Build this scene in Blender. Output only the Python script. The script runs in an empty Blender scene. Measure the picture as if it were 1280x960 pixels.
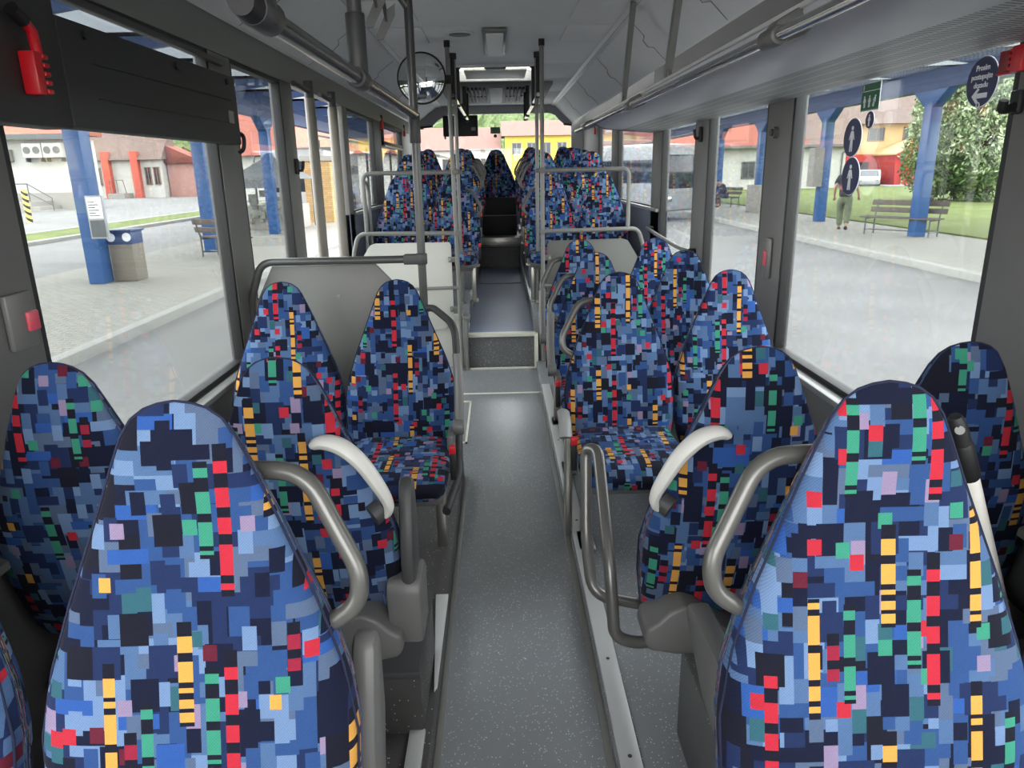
import bpy, bmesh, math, random
from mathutils import Vector, Matrix
from math import sin, cos, pi, radians
random.seed(7)
C = bpy.context.scene.collection
SC = bpy.context.scene

# ------------------------------------------------------------------ camera
cam_d = bpy.data.cameras.new('camera'); cam = bpy.data.objects.new('camera', cam_d); C.objects.link(cam)
PITCH, YAW, ROLL = radians(16.4827), radians(0.78684), radians(-1.1)
fw = Vector((sin(YAW)*cos(PITCH), cos(YAW)*cos(PITCH), -sin(PITCH)))
r0 = Vector((cos(YAW), -sin(YAW), 0)); u0 = r0.cross(fw)
rt = r0*cos(ROLL) + u0*sin(ROLL); up = -r0*sin(ROLL) + u0*cos(ROLL)
cam.matrix_world = Matrix(((rt.x, up.x, -fw.x, 0), (rt.y, up.y, -fw.y, 0), (rt.z, up.z, -fw.z, 1.57), (0, 0, 0, 1)))
cam_d.sensor_fit = 'HORIZONTAL'; cam_d.sensor_width = 36; cam_d.lens = 900/1280*36
cam_d.clip_start = 0.02; cam_d.clip_end = 900
SC.camera = cam
# ------------------------------------------------------------------ sky, exposure
SC.view_settings.view_transform = 'Standard'; SC.view_settings.look = 'None'
SC.view_settings.exposure = 1.75; SC.view_settings.gamma = 1.0; SC.view_settings.use_curve_mapping = False
w = bpy.data.worlds.new('sky'); SC.world = w; w.use_nodes = True
wn = w.node_tree; wn.nodes.clear()
bg = wn.nodes.new('ShaderNodeBackground'); wo = wn.nodes.new('ShaderNodeOutputWorld')
tc = wn.nodes.new('ShaderNodeTexCoord'); sp = wn.nodes.new('ShaderNodeSeparateXYZ'); rp = wn.nodes.new('ShaderNodeValToRGB')
wn.links.new(tc.outputs['Generated'], sp.inputs[0]); wn.links.new(sp.outputs['Z'], rp.inputs[0])
rp.color_ramp.elements[0].position = 0.0; rp.color_ramp.elements[0].color = (1, .99, .97, 1)
rp.color_ramp.elements[1].position = 1.0; rp.color_ramp.elements[1].color = (.93, .96, 1, 1)
wn.links.new(rp.outputs[0], bg.inputs[0]); bg.inputs[1].default_value = 3.6
wn.links.new(bg.outputs[0], wo.inputs[0])
SC.cycles.max_bounces = 12; SC.cycles.diffuse_bounces = 6; SC.cycles.transparent_max_bounces = 24
SC.cycles.caustics_reflective = False; SC.cycles.caustics_refractive = False
SC.cycles.sample_clamp_indirect = 6.0

# ------------------------------------------------------------------ mesh helper
class MB:
    def __init__(s): s.v = []; s.f = []; s.uv = None; s.mi = []
    def add(s, vs, fs, uv=None):
        b = len(s.v); s.v += [Vector(p) for p in vs]; s.f += [tuple(b+i for i in f) for f in fs]
        if uv is not None:
            if s.uv is None: s.uv = {}
            for i, q in enumerate(uv): s.uv[b+i] = q
        return s
    def box(s, x0, x1, y0, y1, z0, z1):
        vs = [(x0,y0,z0),(x1,y0,z0),(x1,y1,z0),(x0,y1,z0),(x0,y0,z1),(x1,y0,z1),(x1,y1,z1),(x0,y1,z1)]
        return s.add(vs, [(0,3,2,1),(4,5,6,7),(0,1,5,4),(1,2,6,5),(2,3,7,6),(3,0,4,7)])
    def cbox(s, c, d, rot=None):
        M = rot or Matrix.Identity(3)
        vs = []
        for z in (-1, 1):
            for x, y in ((-1,-1),(1,-1),(1,1),(-1,1)):
                vs.append(Vector(c) + M @ Vector((x*d[0]/2, y*d[1]/2, z*d[2]/2)))
        return s.add(vs, [(0,3,2,1),(4,5,6,7),(0,1,5,4),(1,2,6,5),(2,3,7,6),(3,0,4,7)])
    def beam(s, a, b, w, h, upv=(0,0,1)):
        a, b = Vector(a), Vector(b); d = (b-a).normalized(); u = Vector(upv)
        if abs(d.dot(u)) > .98: u = Vector((0,1,0))
        x = d.cross(u).normalized(); u = x.cross(d)
        vs = [p + x*sx*w/2 + u*su*h/2 for p in (a, b) for sx, su in ((-1,-1),(1,-1),(1,1),(-1,1))]
        return s.add(vs, [(0,3,2,1),(4,5,6,7),(0,1,5,4),(1,2,6,5),(2,3,7,6),(3,0,4,7)])
    def prism(s, poly, axis, a, b):
        n = len(poly)
        def P(p, t):
            return {'x': (t, p[0], p[1]), 'y': (p[0], t, p[1]), 'z': (p[0], p[1], t)}[axis]
        vs = [P(p, a) for p in poly] + [P(p, b) for p in poly]
        fs = [tuple(range(n)), tuple(range(2*n-1, n-1, -1))] + [(i, n+i, n+(i+1) % n, (i+1) % n) for i in range(n)]
        return s.add(vs, fs)
    def tube(s, pts, r, n=10, sx=1.0, closed=False):
        pts = [Vector(p) for p in pts]; m = len(pts)
        rr = r if hasattr(r, '__len__') else [r]*m
        T = []
        for i in range(m):
            a = pts[i-1] if (i or closed) else pts[0]; b = pts[(i+1) % m] if (i < m-1 or closed) else pts[-1]
            T.append((b-a).normalized())
        u = T[0].orthogonal().normalized()
        if abs(T[0].z) < .9: u = (Vector((0,0,1)) - T[0]*T[0].z).normalized()
        vs = []
        for i in range(m):
            if i: 
                u = (u - T[i]*u.dot(T[i])).normalized()
            v = T[i].cross(u)
            for k in range(n):
                a = 2*pi*k/n; vs.append(pts[i] + (u*cos(a) + v*sin(a)*sx)*rr[i])
        fs = [(i*n+k, i*n+(k+1) % n, (i+1)*n+(k+1) % n, (i+1)*n+k) for i in range(m-1) for k in range(n)]
        if closed: fs += [((m-1)*n+k, (m-1)*n+(k+1) % n, (k+1) % n, k) for k in range(n)]
        else: fs += [tuple(range(n-1, -1, -1)), tuple((m-1)*n+k for k in range(n))]
        return s.add(vs, fs)
    def cyl(s, c, r, h, axis='z', n=20, r2=None):
        c = Vector(c); d = Vector({'x': (1,0,0), 'y': (0,1,0), 'z': (0,0,1)}[axis])
        return s.tube([c, c+d*h], [r, r if r2 is None else r2], n)
    def ring(s, loops, cap=True):
        n = len(loops[0]); vs = [p for l in loops for p in l]
        fs = [(i*n+k, i*n+(k+1) % n, (i+1)*n+(k+1) % n, (i+1)*n+k) for i in range(len(loops)-1) for k in range(n)]
        if cap: fs += [tuple(range(n-1, -1, -1)), tuple((len(loops)-1)*n+k for k in range(n))]
        return s.add(vs, fs)
    def mesh(s, name, mat, bev=0, smooth=True, seg=2, angle=38):
        me = bpy.data.meshes.new(name); me.from_pydata([tuple(p) for p in s.v], [], s.f)
        if s.uv:
            L = me.uv_layers.new(name='uv')
            for lp in me.loops: L.data[lp.index].uv = s.uv.get(lp.vertex_index, (0, 0))
        bm = bmesh.new(); bm.from_mesh(me)
        bmesh.ops.recalc_face_normals(bm, faces=bm.faces)
        if bev:
            es = [e for e in bm.edges if len(e.link_faces) == 2 and e.calc_face_angle(0) > radians(35)]
            bmesh.ops.bevel(bm, geom=es, offset=bev, segments=seg, affect='EDGES', profile=.5, clamp_overlap=True)
        bm.to_mesh(me); bm.free()
        if smooth:
            me.polygons.foreach_set('use_smooth', [True]*len(me.polygons)); me.set_sharp_from_angle(angle=radians(angle))
        for m in (mat if isinstance(mat, (list, tuple)) else [mat]): me.materials.append(m)
        return me

def wmat(o):
    m = o.matrix_basis.copy()
    while o.parent: o = o.parent; m = o.matrix_basis @ m
    return m
def link(name, me, parent=None):
    o = bpy.data.objects.new(name, me); C.objects.link(o)
    if parent: o.parent = parent
    return o
def obj(name, mb, mat, parent=None, bev=0, world=True, smooth=True, angle=38, seg=2):
    """one mesh object; shapes are given in world metres and brought into the parent's space (or the object's own base)"""
    if parent is not None:
        if world:
            im = wmat(parent).inverted(); mb.v = [im @ p for p in mb.v]
        return link(name, mb.mesh(name, mat, bev, smooth, seg, angle), parent)
    xs = [p.x for p in mb.v]; ys = [p.y for p in mb.v]; zs = [p.z for p in mb.v]
    b = Vector(((min(xs)+max(xs))/2, (min(ys)+max(ys))/2, min(zs)))
    mb.v = [p-b for p in mb.v]
    o = link(name, mb.mesh(name, mat, bev, smooth, seg, angle)); o.location = b
    return o
def tag(o, label, cat, group=None, kind=None):
    o['label'] = label; o['category'] = cat
    if group: o['group'] = group
    if kind: o['kind'] = kind
    return o
def thing(name, label, cat, loc=(0,0,0), rz=0, group=None):
    o = bpy.data.objects.new(name, None); C.objects.link(o); o.empty_display_size = .1
    o.location = loc; o.rotation_euler = (0, 0, rz)
    return tag(o, label, cat, group)
def struct(name, mb, mat, bev=0, parent=None, smooth=True):
    o = obj(name, mb, mat, parent, bev, True, smooth)
    if parent is None: o['kind'] = 'structure'
    return o
def fil(pts, r, n=5):
    """round the corners of a path"""
    pts = [Vector(p) for p in pts]; out = [pts[0]]
    for i in range(1, len(pts)-1):
        a, b, c = pts[i-1], pts[i], pts[i+1]
        d1, d2 = (a-b), (c-b); q = min(r, d1.length*.48, d2.length*.48)
        p0, p1 = b + d1.normalized()*q, b + d2.normalized()*q
        for k in range(n+1):
            t = k/n; out.append(p0*(1-t)**2 + b*2*t*(1-t) + p1*t*t)
    return out + [pts[-1]]
def smoothpath(pts, n=6):
    P = [Vector(p) for p in pts]; P = [P[0]*2-P[1]] + P + [P[-1]*2-P[-2]]; out = []
    for i in range(1, len(P)-2):
        a, b, c, d = P[i-1:i+3]
        for k in range(n):
            t = k/n; out.append(.5*((2*b)+(c-a)*t+(2*a-5*b+4*c-d)*t*t+(3*b-a-3*c+d)*t**3))
    return out + [P[-2]]

# ------------------------------------------------------------------ materials
def lin(*c):
    return tuple(((x/255)/12.92 if x/255 <= .04045 else ((x/255+.055)/1.055)**2.4) for x in c)
class NT:
    def __init__(s, name):
        s.m = bpy.data.materials.new(name); s.m.use_nodes = True; s.t = s.m.node_tree; s.t.nodes.clear()
        s.out = s.n('OutputMaterial')
    def n(s, kind, **kw):
        x = s.t.nodes.new('ShaderNode'+kind)
        for k, v in kw.items(): setattr(x, k, v)
        return x
    def L(s, a, b): s.t.links.new(a, b)
    def math(s, op, a, b=None, c=None):
        x = s.n('Math', operation=op)
        for i, q in enumerate((a, b, c)):
            if q is None: continue
            if isinstance(q, (int, float)): x.inputs[i].default_value = q
            else: s.L(q, x.inputs[i])
        return x.outputs[0]
    def ramp(s, fac, stops, const=True):
        x = s.n('ValToRGB'); r = x.color_ramp; r.interpolation = 'CONSTANT' if const else 'LINEAR'
        while len(r.elements) < len(stops): r.elements.new(1)
        for e, (p, c) in zip(r.elements, stops):
            e.position = p; e.color = (*c, 1) if len(c) == 3 else c
        s.L(fac, x.inputs[0]); return x
    def mix(s, fac, a, b, mode='MIX'):
        x = s.n('Mix', data_type='RGBA', blend_type=mode)
        for q, i in ((fac, 0), (a, 6), (b, 7)):
            if isinstance(q, (int, float)): x.inputs[i].default_value = q
            elif isinstance(q, tuple): x.inputs[i].default_value = (*q[:3], 1)
            else: s.L(q, x.inputs[i])
        return x.outputs[2]
    def bsdf(s, col, rough=.5, metal=0, spec=.5, **kw):
        b = s.n('BsdfPrincipled')
        if isinstance(col, tuple): b.inputs['Base Color'].default_value = (*col[:3], 1)
        else: s.L(col, b.inputs['Base Color'])
        b.inputs['Roughness'].default_value = rough; b.inputs['Metallic'].default_value = metal
        b.inputs['Specular IOR Level'].default_value = spec
        for k, v in kw.items():
            i = b.inputs[k.replace('_', ' ')]
            i.default_value = v
        s.L(b.outputs[0], s.out.inputs[0]); return b
def plain(name, rgb, rough=.5, metal=0, var=.06, scale=9, spec=.5, bump=0, bscale=300, **kw):
    t = NT(name); c = lin(*rgb)
    g = t.n('NewGeometry'); nz = t.n('TexNoise'); nz.inputs['Scale'].default_value = scale; nz.inputs['Detail'].default_value = 4
    t.L(g.outputs['Position'], nz.inputs['Vector'])
    col = t.mix(nz.outputs[0], tuple(x*(1-var) for x in c), tuple(min(1, x*(1+var)) for x in c))
    b = t.bsdf(col, rough, metal, spec, **kw)
    if bump:
        n2 = t.n('TexNoise'); n2.inputs['Scale'].default_value = bscale; t.L(g.outputs['Position'], n2.inputs['Vector'])
        bp = t.n('Bump'); bp.inputs['Strength'].default_value = bump; bp.inputs['Distance'].default_value = .002
        t.L(n2.outputs[0], bp.inputs['Height']); t.L(bp.outputs[0], b.inputs['Normal'])
    return t.m
def emit(name, rgb, s):
    t = NT(name); e = t.n('Emission'); e.inputs[0].default_value = (*lin(*rgb), 1); e.inputs[1].default_value = s
    t.L(e.outputs[0], t.out.inputs[0]); return t.m

def fabric():
    t = NT('moquette'); uv = t.n('UVMap'); uv.uv_map = 'uv'
    sx = t.n('SeparateXYZ'); t.L(uv.outputs[0], sx.inputs[0])
    oi = t.n('ObjectInfo')
    U = t.math('ADD', t.math('MULTIPLY', sx.outputs[0], .98), t.math('MULTIPLY', t.math('FLOOR', t.math('MULTIPLY', oi.outputs['Random'], 97)), .0437))
    V = t.math('ADD', t.math('MULTIPLY', sx.outputs[1], .98), t.math('MULTIPLY', t.math('FLOOR', t.math('MULTIPLY', t.math('FRACT', t.math('MULTIPLY', oi.outputs['Random'], 13.7)), 89)), .0531))
    def wn2(a, b, seed):
        cb = t.n('CombineXYZ'); t.L(a, cb.inputs[0]); t.L(b, cb.inputs[1]); cb.inputs[2].default_value = seed
        x = t.n('TexWhiteNoise', noise_dimensions='3D'); t.L(cb.outputs[0], x.inputs['Vector']); return x.outputs['Value']
    def wn1(a, seed):
        x = t.n('TexWhiteNoise', noise_dimensions='1D'); t.L(t.math('ADD', a, seed), x.inputs['W']); return x.outputs['Value']
    def cell_rows(cw, ch, seed):
        row = t.math('FLOOR', t.math('DIVIDE', V, ch)); off = wn1(row, seed)
        col = t.math('FLOOR', t.math('ADD', t.math('DIVIDE', U, cw), off)); return col, row
    def cell_cols(cw, ch, seed):
        col = t.math('FLOOR', t.math('DIVIDE', U, cw)); off = wn1(col, seed)
        row = t.math('FLOOR', t.math('ADD', t.math('DIVIDE', V, ch), off)); return col, row
    navy, ink, deep, mid, royal, steel, sky, grey = (lin(17,23,48), lin(22,23,38), lin(28,44,84), lin(42,76,128), lin(38,84,156),
        lin(76,106,146), lin(108,136,174), lin(84,102,130))
    lilac, teal, red, mar, green = lin(146,128,158), lin(48,96,108), lin(186,28,50), lin(98,25,46), lin(56,146,118)
    c, r = cell_cols(.030, .072, 3.3)
    col = t.ramp(wn2(c, r, 1.5), [(0, navy), (.13, deep), (.28, mid), (.45, steel), (.62, grey), (.76, sky), (.92, ink)]).outputs[0]
    c, r = cell_rows(.058, .021, 11.1)
    k = wn2(c, r, 4.2); col = t.mix(t.math('GREATER_THAN', k, .56), col, t.ramp(wn2(c, r, 7.7), [(0, navy), (.16, deep), (.34, mid), (.52, royal), (.62, steel), (.78, grey), (.9, sky), (.96, ink)]).outputs[0])
    c, r = cell_cols(.021, .034, 23.7)
    k = wn2(c, r, 9.1); col = t.mix(t.math('GREATER_THAN', k, .62), col, t.ramp(wn2(c, r, 2.9), [(0, navy), (.2, mid), (.38, steel), (.56, sky), (.72, grey), (.82, deep), (.91, lilac), (.95, teal)]).outputs[0])
    c, r = cell_rows(.040, .046, 37.9)
    k = wn2(c, r, 5.3); col = t.mix(t.math('GREATER_THAN', k, .84), col, t.ramp(wn2(c, r, 6.1), [(0, navy), (.45, ink), (.7, deep), (.88, royal)]).outputs[0])
    c, r = cell_cols(.0205, .0225, 51.3)
    k = wn2(c, r, 3.7); col = t.mix(t.math('GREATER_THAN', k, .945), col, t.ramp(wn2(c, r, 8.8), [(0, red), (.34, mar), (.5, green), (.72, lilac), (.86, teal)]).outputs[0])
    # dashed vertical columns: black ground with woven bars
    P, Q = .236, .292
    Z0, B0, ON = (0, 0, 0), (.5, .5, .5), (1, 1, 1)
    def dashes(u0, v0, half, wd, stops, cc, keep=.55):
        x = t.math('SUBTRACT', t.math('DIVIDE', U, P), u0); fx = t.math('FRACT', x); ix = t.math('FLOOR', x)
        y = t.math('SUBTRACT', t.math('DIVIDE', V, Q), t.math('ADD', v0, t.math('MULTIPLY', t.math('MODULO', ix, 2), half)))
        fy = t.math('FRACT', y)
        g = t.ramp(fy, stops).outputs[0]; sg = t.n('SeparateColor'); t.L(g, sg.inputs[0]); gv = sg.outputs[0]
        ins = t.math('LESS_THAN', fx, wd/P)
        ins = t.math('MULTIPLY', ins, t.math('GREATER_THAN', wn2(ix, t.math('FLOOR', y), u0*31+v0*7+2.5), 1-keep))
        return (t.math('MULTIPLY', ins, t.math('GREATER_THAN', gv, .25)), t.math('MULTIPLY', ins, t.math('GREATER_THAN', gv, .75)), cc)
    five = [(0, Z0), (.10, B0), (.12, ON), (.165, B0), (.185, ON), (.23, B0), (.26, ON), (.285, B0), (.31, ON), (.41, B0), (.45, ON), (.53, B0), (.60, Z0)]
    long_ = [(0, Z0), (.30, B0), (.33, ON), (.36, B0), (.39, ON), (.46, B0), (.49, ON), (.62, B0), (.66, ON), (.80, B0), (.83, ON), (.86, B0), (.88, Z0)]
    reds = [(0, B0), (.03, ON), (.06, B0), (.10, ON), (.25, B0), (.30, ON), (.38, B0), (.43, ON), (.53, B0), (.60, ON), (.66, B0), (.74, Z0)]
    grn = [(0, Z0), (.12, B0), (.14, ON), (.16, B0), (.18, ON), (.30, B0), (.34, ON), (.45, B0), (.52, ON), (.57, B0), (.6, Z0)]
    solo = [(0, Z0), (.2, ON), (.29, B0), (.36, Z0), (.7, ON), (.77, Z0)]
    yel = lin(222, 160, 66)
    for d in (dashes(.05, .0, .5, .021, five, yel), dashes(.52, .37, .42, .017, long_, yel), dashes(.52, .05, .42, .017, solo, yel), dashes(.78, .22, .5, .019, reds, lin(192, 26, 50)),
              dashes(.895, .28, .5, .020, grn, green), dashes(.30, .62, .45, .017, grn, green), dashes(.40, .75, .5, .018, [(0, Z0), (.1, (1,1,1)), (.16, B0), (.2, ON), (.27, B0), (.33, Z0)], lin(150, 25, 55))):
        col = t.mix(d[0], col, ink); col = t.mix(d[1], col, d[2])
    # weave: fine diagonal twill
    wv = t.n('TexWave', wave_type='BANDS', bands_direction='DIAGONAL'); wv.inputs['Scale'].default_value = 150; wv.inputs['Distortion'].default_value = 1.5
    wv.inputs['Detail'].default_value = 1; wv.inputs['Detail Scale'].default_value = 6
    t.L(uv.outputs[0], wv.inputs['Vector'])
    col = t.mix(t.math('MULTIPLY', wv.outputs['Fac'], .34), col, t.mix(1.0, col, (.42, .42, .5), 'MULTIPLY'))
    nf = t.n('TexNoise'); nf.inputs['Scale'].default_value = 620; nf.inputs['Detail'].default_value = 1; t.L(uv.outputs[0], nf.inputs['Vector'])
    col = t.mix(t.math('MULTIPLY', nf.outputs[0], .5), col, t.mix(1.0, col, (.45, .46, .5), 'MULTIPLY'))
    hs = t.n('HueSaturation'); hs.inputs['Saturation'].default_value = .97; hs.inputs['Value'].default_value = 1.03; t.L(col, hs.inputs['Color']); col = hs.outputs[0]
    b = t.bsdf(col, .92, 0, .2); b.inputs['Sheen Weight'].default_value = .03; b.inputs['Sheen Roughness'].default_value = .5
    bp = t.n('Bump'); bp.inputs['Strength'].default_value = .25; bp.inputs['Distance'].default_value = .001
    t.L(wv.outputs['Fac'], bp.inputs['Height']); t.L(bp.outputs[0], b.inputs['Normal'])
    return t.m
def speckle(name, rgb, dots=(225, 228, 232), dens=.055, scale=260, rough=.45, patch=.12, spec=.4):
    t = NT(name); g = t.n('NewGeometry')
    v = t.n('TexVoronoi'); v.inputs['Scale'].default_value = scale; t.L(g.outputs['Position'], v.inputs['Vector'])
    sc_ = t.n('SeparateColor'); t.L(v.outputs['Color'], sc_.inputs[0])
    hit = t.math('MULTIPLY', t.math('LESS_THAN', sc_.outputs[0], dens), t.math('LESS_THAN', v.outputs['Distance'], .42))
    nz = t.n('TexNoise'); nz.inputs['Scale'].default_value = 3.5; nz.inputs['Detail'].default_value = 5; t.L(g.outputs['Position'], nz.inputs['Vector'])
    n3 = t.n('TexNoise'); n3.inputs['Scale'].default_value = 420; t.L(g.outputs['Position'], n3.inputs['Vector'])
    c = lin(*rgb); base = t.mix(nz.outputs[0], tuple(x*(1-patch) for x in c), tuple(x*(1+patch) for x in c))
    base = t.mix(t.math('MULTIPLY', n3.outputs[0], .5), base, tuple(x*.62 for x in c))
    t.bsdf(t.mix(hit, base, lin(*dots)), rough, 0, spec); return t.m
def glass(name, tint=(.96, .975, .97), k=1.0):
    t = NT(name); tr = t.n('BsdfTransparent'); tr.inputs[0].default_value = (*tint, 1)
    gl = t.n('BsdfGlossy'); gl.inputs['Roughness'].default_value = .01; gl.inputs[0].default_value = (1, 1, 1, 1)
    lw = t.n('LayerWeight'); lw.inputs[0].default_value = .5
    f5 = t.math('MULTIPLY_ADD', t.math('POWER', lw.outputs['Facing'], 4.0), .5*k, .022*k)
    mx = t.n('MixShader'); t.L(f5, mx.inputs[0]); t.L(tr.outputs[0], mx.inputs[1]); t.L(gl.outputs[0], mx.inputs[2])
    # dust and dried drops on the pane
    g = t.n('NewGeometry'); nz = t.n('TexNoise'); nz.inputs['Scale'].default_value = 5; nz.inputs['Detail'].default_value = 8; t.L(g.outputs['Position'], nz.inputs['Vector'])
    df = t.n('BsdfDiffuse'); df.inputs[0].default_value = (.8, .8, .8, 1)
    m2 = t.n('MixShader'); t.L(t.math('MULTIPLY', t.math('SUBTRACT', nz.outputs[0], .25), .05), m2.inputs[0]); t.L(mx.outputs[0], m2.inputs[1]); t.L(df.outputs[0], m2.inputs[2])
    t.L(m2.outputs[0], t.out.inputs[0]); return t.m
def bricks(name, a, b, mortar, sc=1, bw=.5, rh=.25, axis='XY', ms=.02, rough=.85):
    t = NT(name); g = t.n('NewGeometry'); s3 = t.n('SeparateXYZ'); t.L(g.outputs['Position'], s3.inputs[0]); cb = t.n('CombineXYZ')
    for i, ch in enumerate(axis): t.L(s3.outputs['XYZ'.index(ch)], cb.inputs[i])
    br = t.n('TexBrick'); t.L(cb.outputs[0], br.inputs[0]); br.inputs['Scale'].default_value = sc
    br.inputs['Color1'].default_value = (*lin(*a), 1); br.inputs['Color2'].default_value = (*lin(*b), 1); br.inputs['Mortar'].default_value = (*lin(*mortar), 1)
    br.inputs['Mortar Size'].default_value = ms; br.inputs['Brick Width'].default_value = bw; br.inputs['Row Height'].default_value = rh
    t.bsdf(br.outputs[0], rough, 0, .2); return t.m
def patchy(name, a, b, scale=2, rough=.9, c=None, fine=60):
    t = NT(name); g = t.n('NewGeometry')
    n1 = t.n('TexNoise'); n1.inputs['Scale'].default_value = scale; n1.inputs['Detail'].default_value = 8; t.L(g.outputs['Position'], n1.inputs['Vector'])
    n2 = t.n('TexNoise'); n2.inputs['Scale'].default_value = fine; n2.inputs['Detail'].default_value = 4; t.L(g.outputs['Position'], n2.inputs['Vector'])
    r = t.ramp(n1.outputs[0], [(.35, lin(*a)), (.65, lin(*b))], False).outputs[0]
    r = t.mix(t.math('MULTIPLY', n2.outputs[0], .55), r, lin(*(c or a)))
    t.bsdf(r, rough, 0, .2); return t.m

M = dict(
    fabric=fabric(), piping=plain('piping', (20, 27, 56), .85),
    plastic=plain('grey_plastic', (104, 103, 101), .42, bump=.08), dark=plain('dark_plastic', (62, 62, 63), .5, bump=.1), pale=plain('pale_plastic', (214, 212, 206), .4),
    black=plain('black_rubber', (20, 20, 21), .55), blackp=plain('black_panel', (44, 44, 45), .62, bump=.15),
    steel=plain('satin_steel', (168, 166, 160), .33, .9), pole=plain('grey_coated_pole', (74, 74, 73), .3), polel=plain('light_coated_pole', (122, 122, 118), .34),
    chrome=plain('chrome', (200, 200, 200), .12, 1.0), alu=plain('aluminium', (208, 208, 206), .36, .3),
    floor=speckle('vinyl_floor', (142, 144, 147), rough=.27, spec=.8), step=speckle('step_vinyl', (108, 108, 108)), blue_floor=plain('blue_grey_floor', (112, 124, 150), .36, var=.12, scale=5),
    pod=speckle('dark_speckled_vinyl', (74, 72, 71), dens=.02), nosing=plain('cream_nosing', (222, 220, 205), .5),
    ceil=plain('ceiling_grey', (214, 214, 213), .55, bump=.05), side=plain('side_panel_grey', (206, 206, 207), .5), rack=plain('rack_grey', (208, 208, 213), .42),
    pillar=plain('pillar_grey', (102, 101, 99), .55, bump=.12), wall=plain('wall_blue_grey', (84, 88, 100), .6), header=plain('header_grey', (116, 116, 115), .55), rear=plain('rear_cove_grey', (160, 160, 159), .55),
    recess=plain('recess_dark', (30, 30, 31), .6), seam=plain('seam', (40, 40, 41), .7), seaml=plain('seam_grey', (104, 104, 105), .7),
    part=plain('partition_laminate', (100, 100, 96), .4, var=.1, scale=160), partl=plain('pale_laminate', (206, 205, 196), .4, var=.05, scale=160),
    glass=glass('window_glass', (.73, .75, .75)), rglass=glass('rear_glass', (.83, .85, .85)), gasket=plain('gasket', (28, 28, 29), .6),
    red=plain('signal_red', (196, 22, 34), .4), redp=plain('pink_red', (205, 80, 96), .4), white=plain('white_paint', (232, 232, 230), .5),
    navy=plain('sticker_navy', (27, 38, 82), .4), sign=plain('sticker_white', (228, 230, 234), .5), green=plain('sticker_green', (20, 98, 62), .45),
    door=plain('door_frame', (112, 108, 98), .45), wood=plain('broom_handle', (222, 220, 212), .45, var=.1, scale=40),
)
def slots():
    t = NT('perforated_rack'); g = t.n('NewGeometry'); s3 = t.n('SeparateXYZ'); t.L(g.outputs['Position'], s3.inputs[0])
    fy = t.math('FRACT', t.math('DIVIDE', s3.outputs[1], .019)); fx = t.math('FRACT', t.math('DIVIDE', s3.outputs[0], .055))
    hole = t.math('MULTIPLY', t.math('LESS_THAN', fy, .42), t.math('LESS_THAN', fx, .82))
    t.bsdf(t.mix(hole, lin(204, 204, 204), lin(104, 104, 106)), .5); return t.m
M['slots'] = slots()
def translucent():
    t = NT('opal_hatch'); a = t.n('BsdfTranslucent'); a.inputs[0].default_value = (.75, .75, .72, 1); b = t.n('BsdfDiffuse'); b.inputs[0].default_value = (.7, .7, .68, 1)
    m = t.n('MixShader'); m.inputs[0].default_value = .4; t.L(a.outputs[0], m.inputs[1]); t.L(b.outputs[0], m.inputs[2]); t.L(m.outputs[0], t.out.inputs[0]); return t.m
M['opal'] = translucent()

# ================================================================== the bus shell
LX, RX = -1.22, 1.27          # inner faces of the side walls
CZ = 2.49                     # ceiling
YN, YR = -1.3, 11.2           # open front end (behind the camera), rear wall
PL, PR, PU = .10, .06, .293   # platform heights beside the aisle, upper aisle
POD = .445; POD2 = .66

m = MB(); m.box(-.215, .285, YN, 5.8, -.06, 0); m.box(LX, -.215, 3.56, 6.2, -.06, 0); m.box(.285, .40, 4.95, 5.8, -.06, 0)
struct('floor', m, M['floor'])
m = MB(); m.box(LX, -.215, YN, 3.56, -.06, PL); struct('floor_platform', m, M['pod'], .004)
m = MB(); m.box(.285, RX, YN, 5.8, -.06, PR); struct('floor_platform.001', m, M['floor'], .004)
m = MB(); m.box(-.27, .27, 5.8, 10.05, 0, PU); struct('floor_upper_aisle', m, M['blue_floor'])
m = MB(); m.box(-.27, .27, 5.795, 5.80, 0, PU-.03); struct('trim_1', m, M['step'])
m = MB(); m.box(-.28, .28, 5.775, 5.835, PU-.028, PU+.004); struct('trim_2', m, M['nosing'], .003)
m = MB(); m.box(-.30, .30, 5.74, 5.77, 0, .012); m.box(-.30, -.27, 5.74, 5.8, .0, PU); m.box(.27, .30, 5.74, 5.8, 0, PU); struct('trim_3', m, M['nosing'], .002)
m = MB(); m.box(-.31, .37, 5.055, 5.085, 0, .003); struct('trim_4', m, M['nosing'])
m = MB()
for a, b, c, d in ((-.3, -.285, 4.06, 4.9), (-.235, -.222, 4.06, 4.9), (-.3, -.222, 4.06, 4.09), (-.3, -.222, 4.87, 4.9)): m.box(a, b, c, d, 0, .003)
struct('trim_5', m, M['nosing'])
# hatch outline on the upper aisle
m = MB(); ins = fil([(-.25, 9.2, 0), (-.25, 10.0, 0), (.25, 10.0, 0), (.25, 8.5, 0), (-.25, 8.5, 0), (-.25, 9.2, 0)], .09, 4)
m.tube([(p.x, p.y, PU+.001) for p in ins[:-1]], .009, 6, closed=True); struct('trim_6', m, M['polel'])
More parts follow.
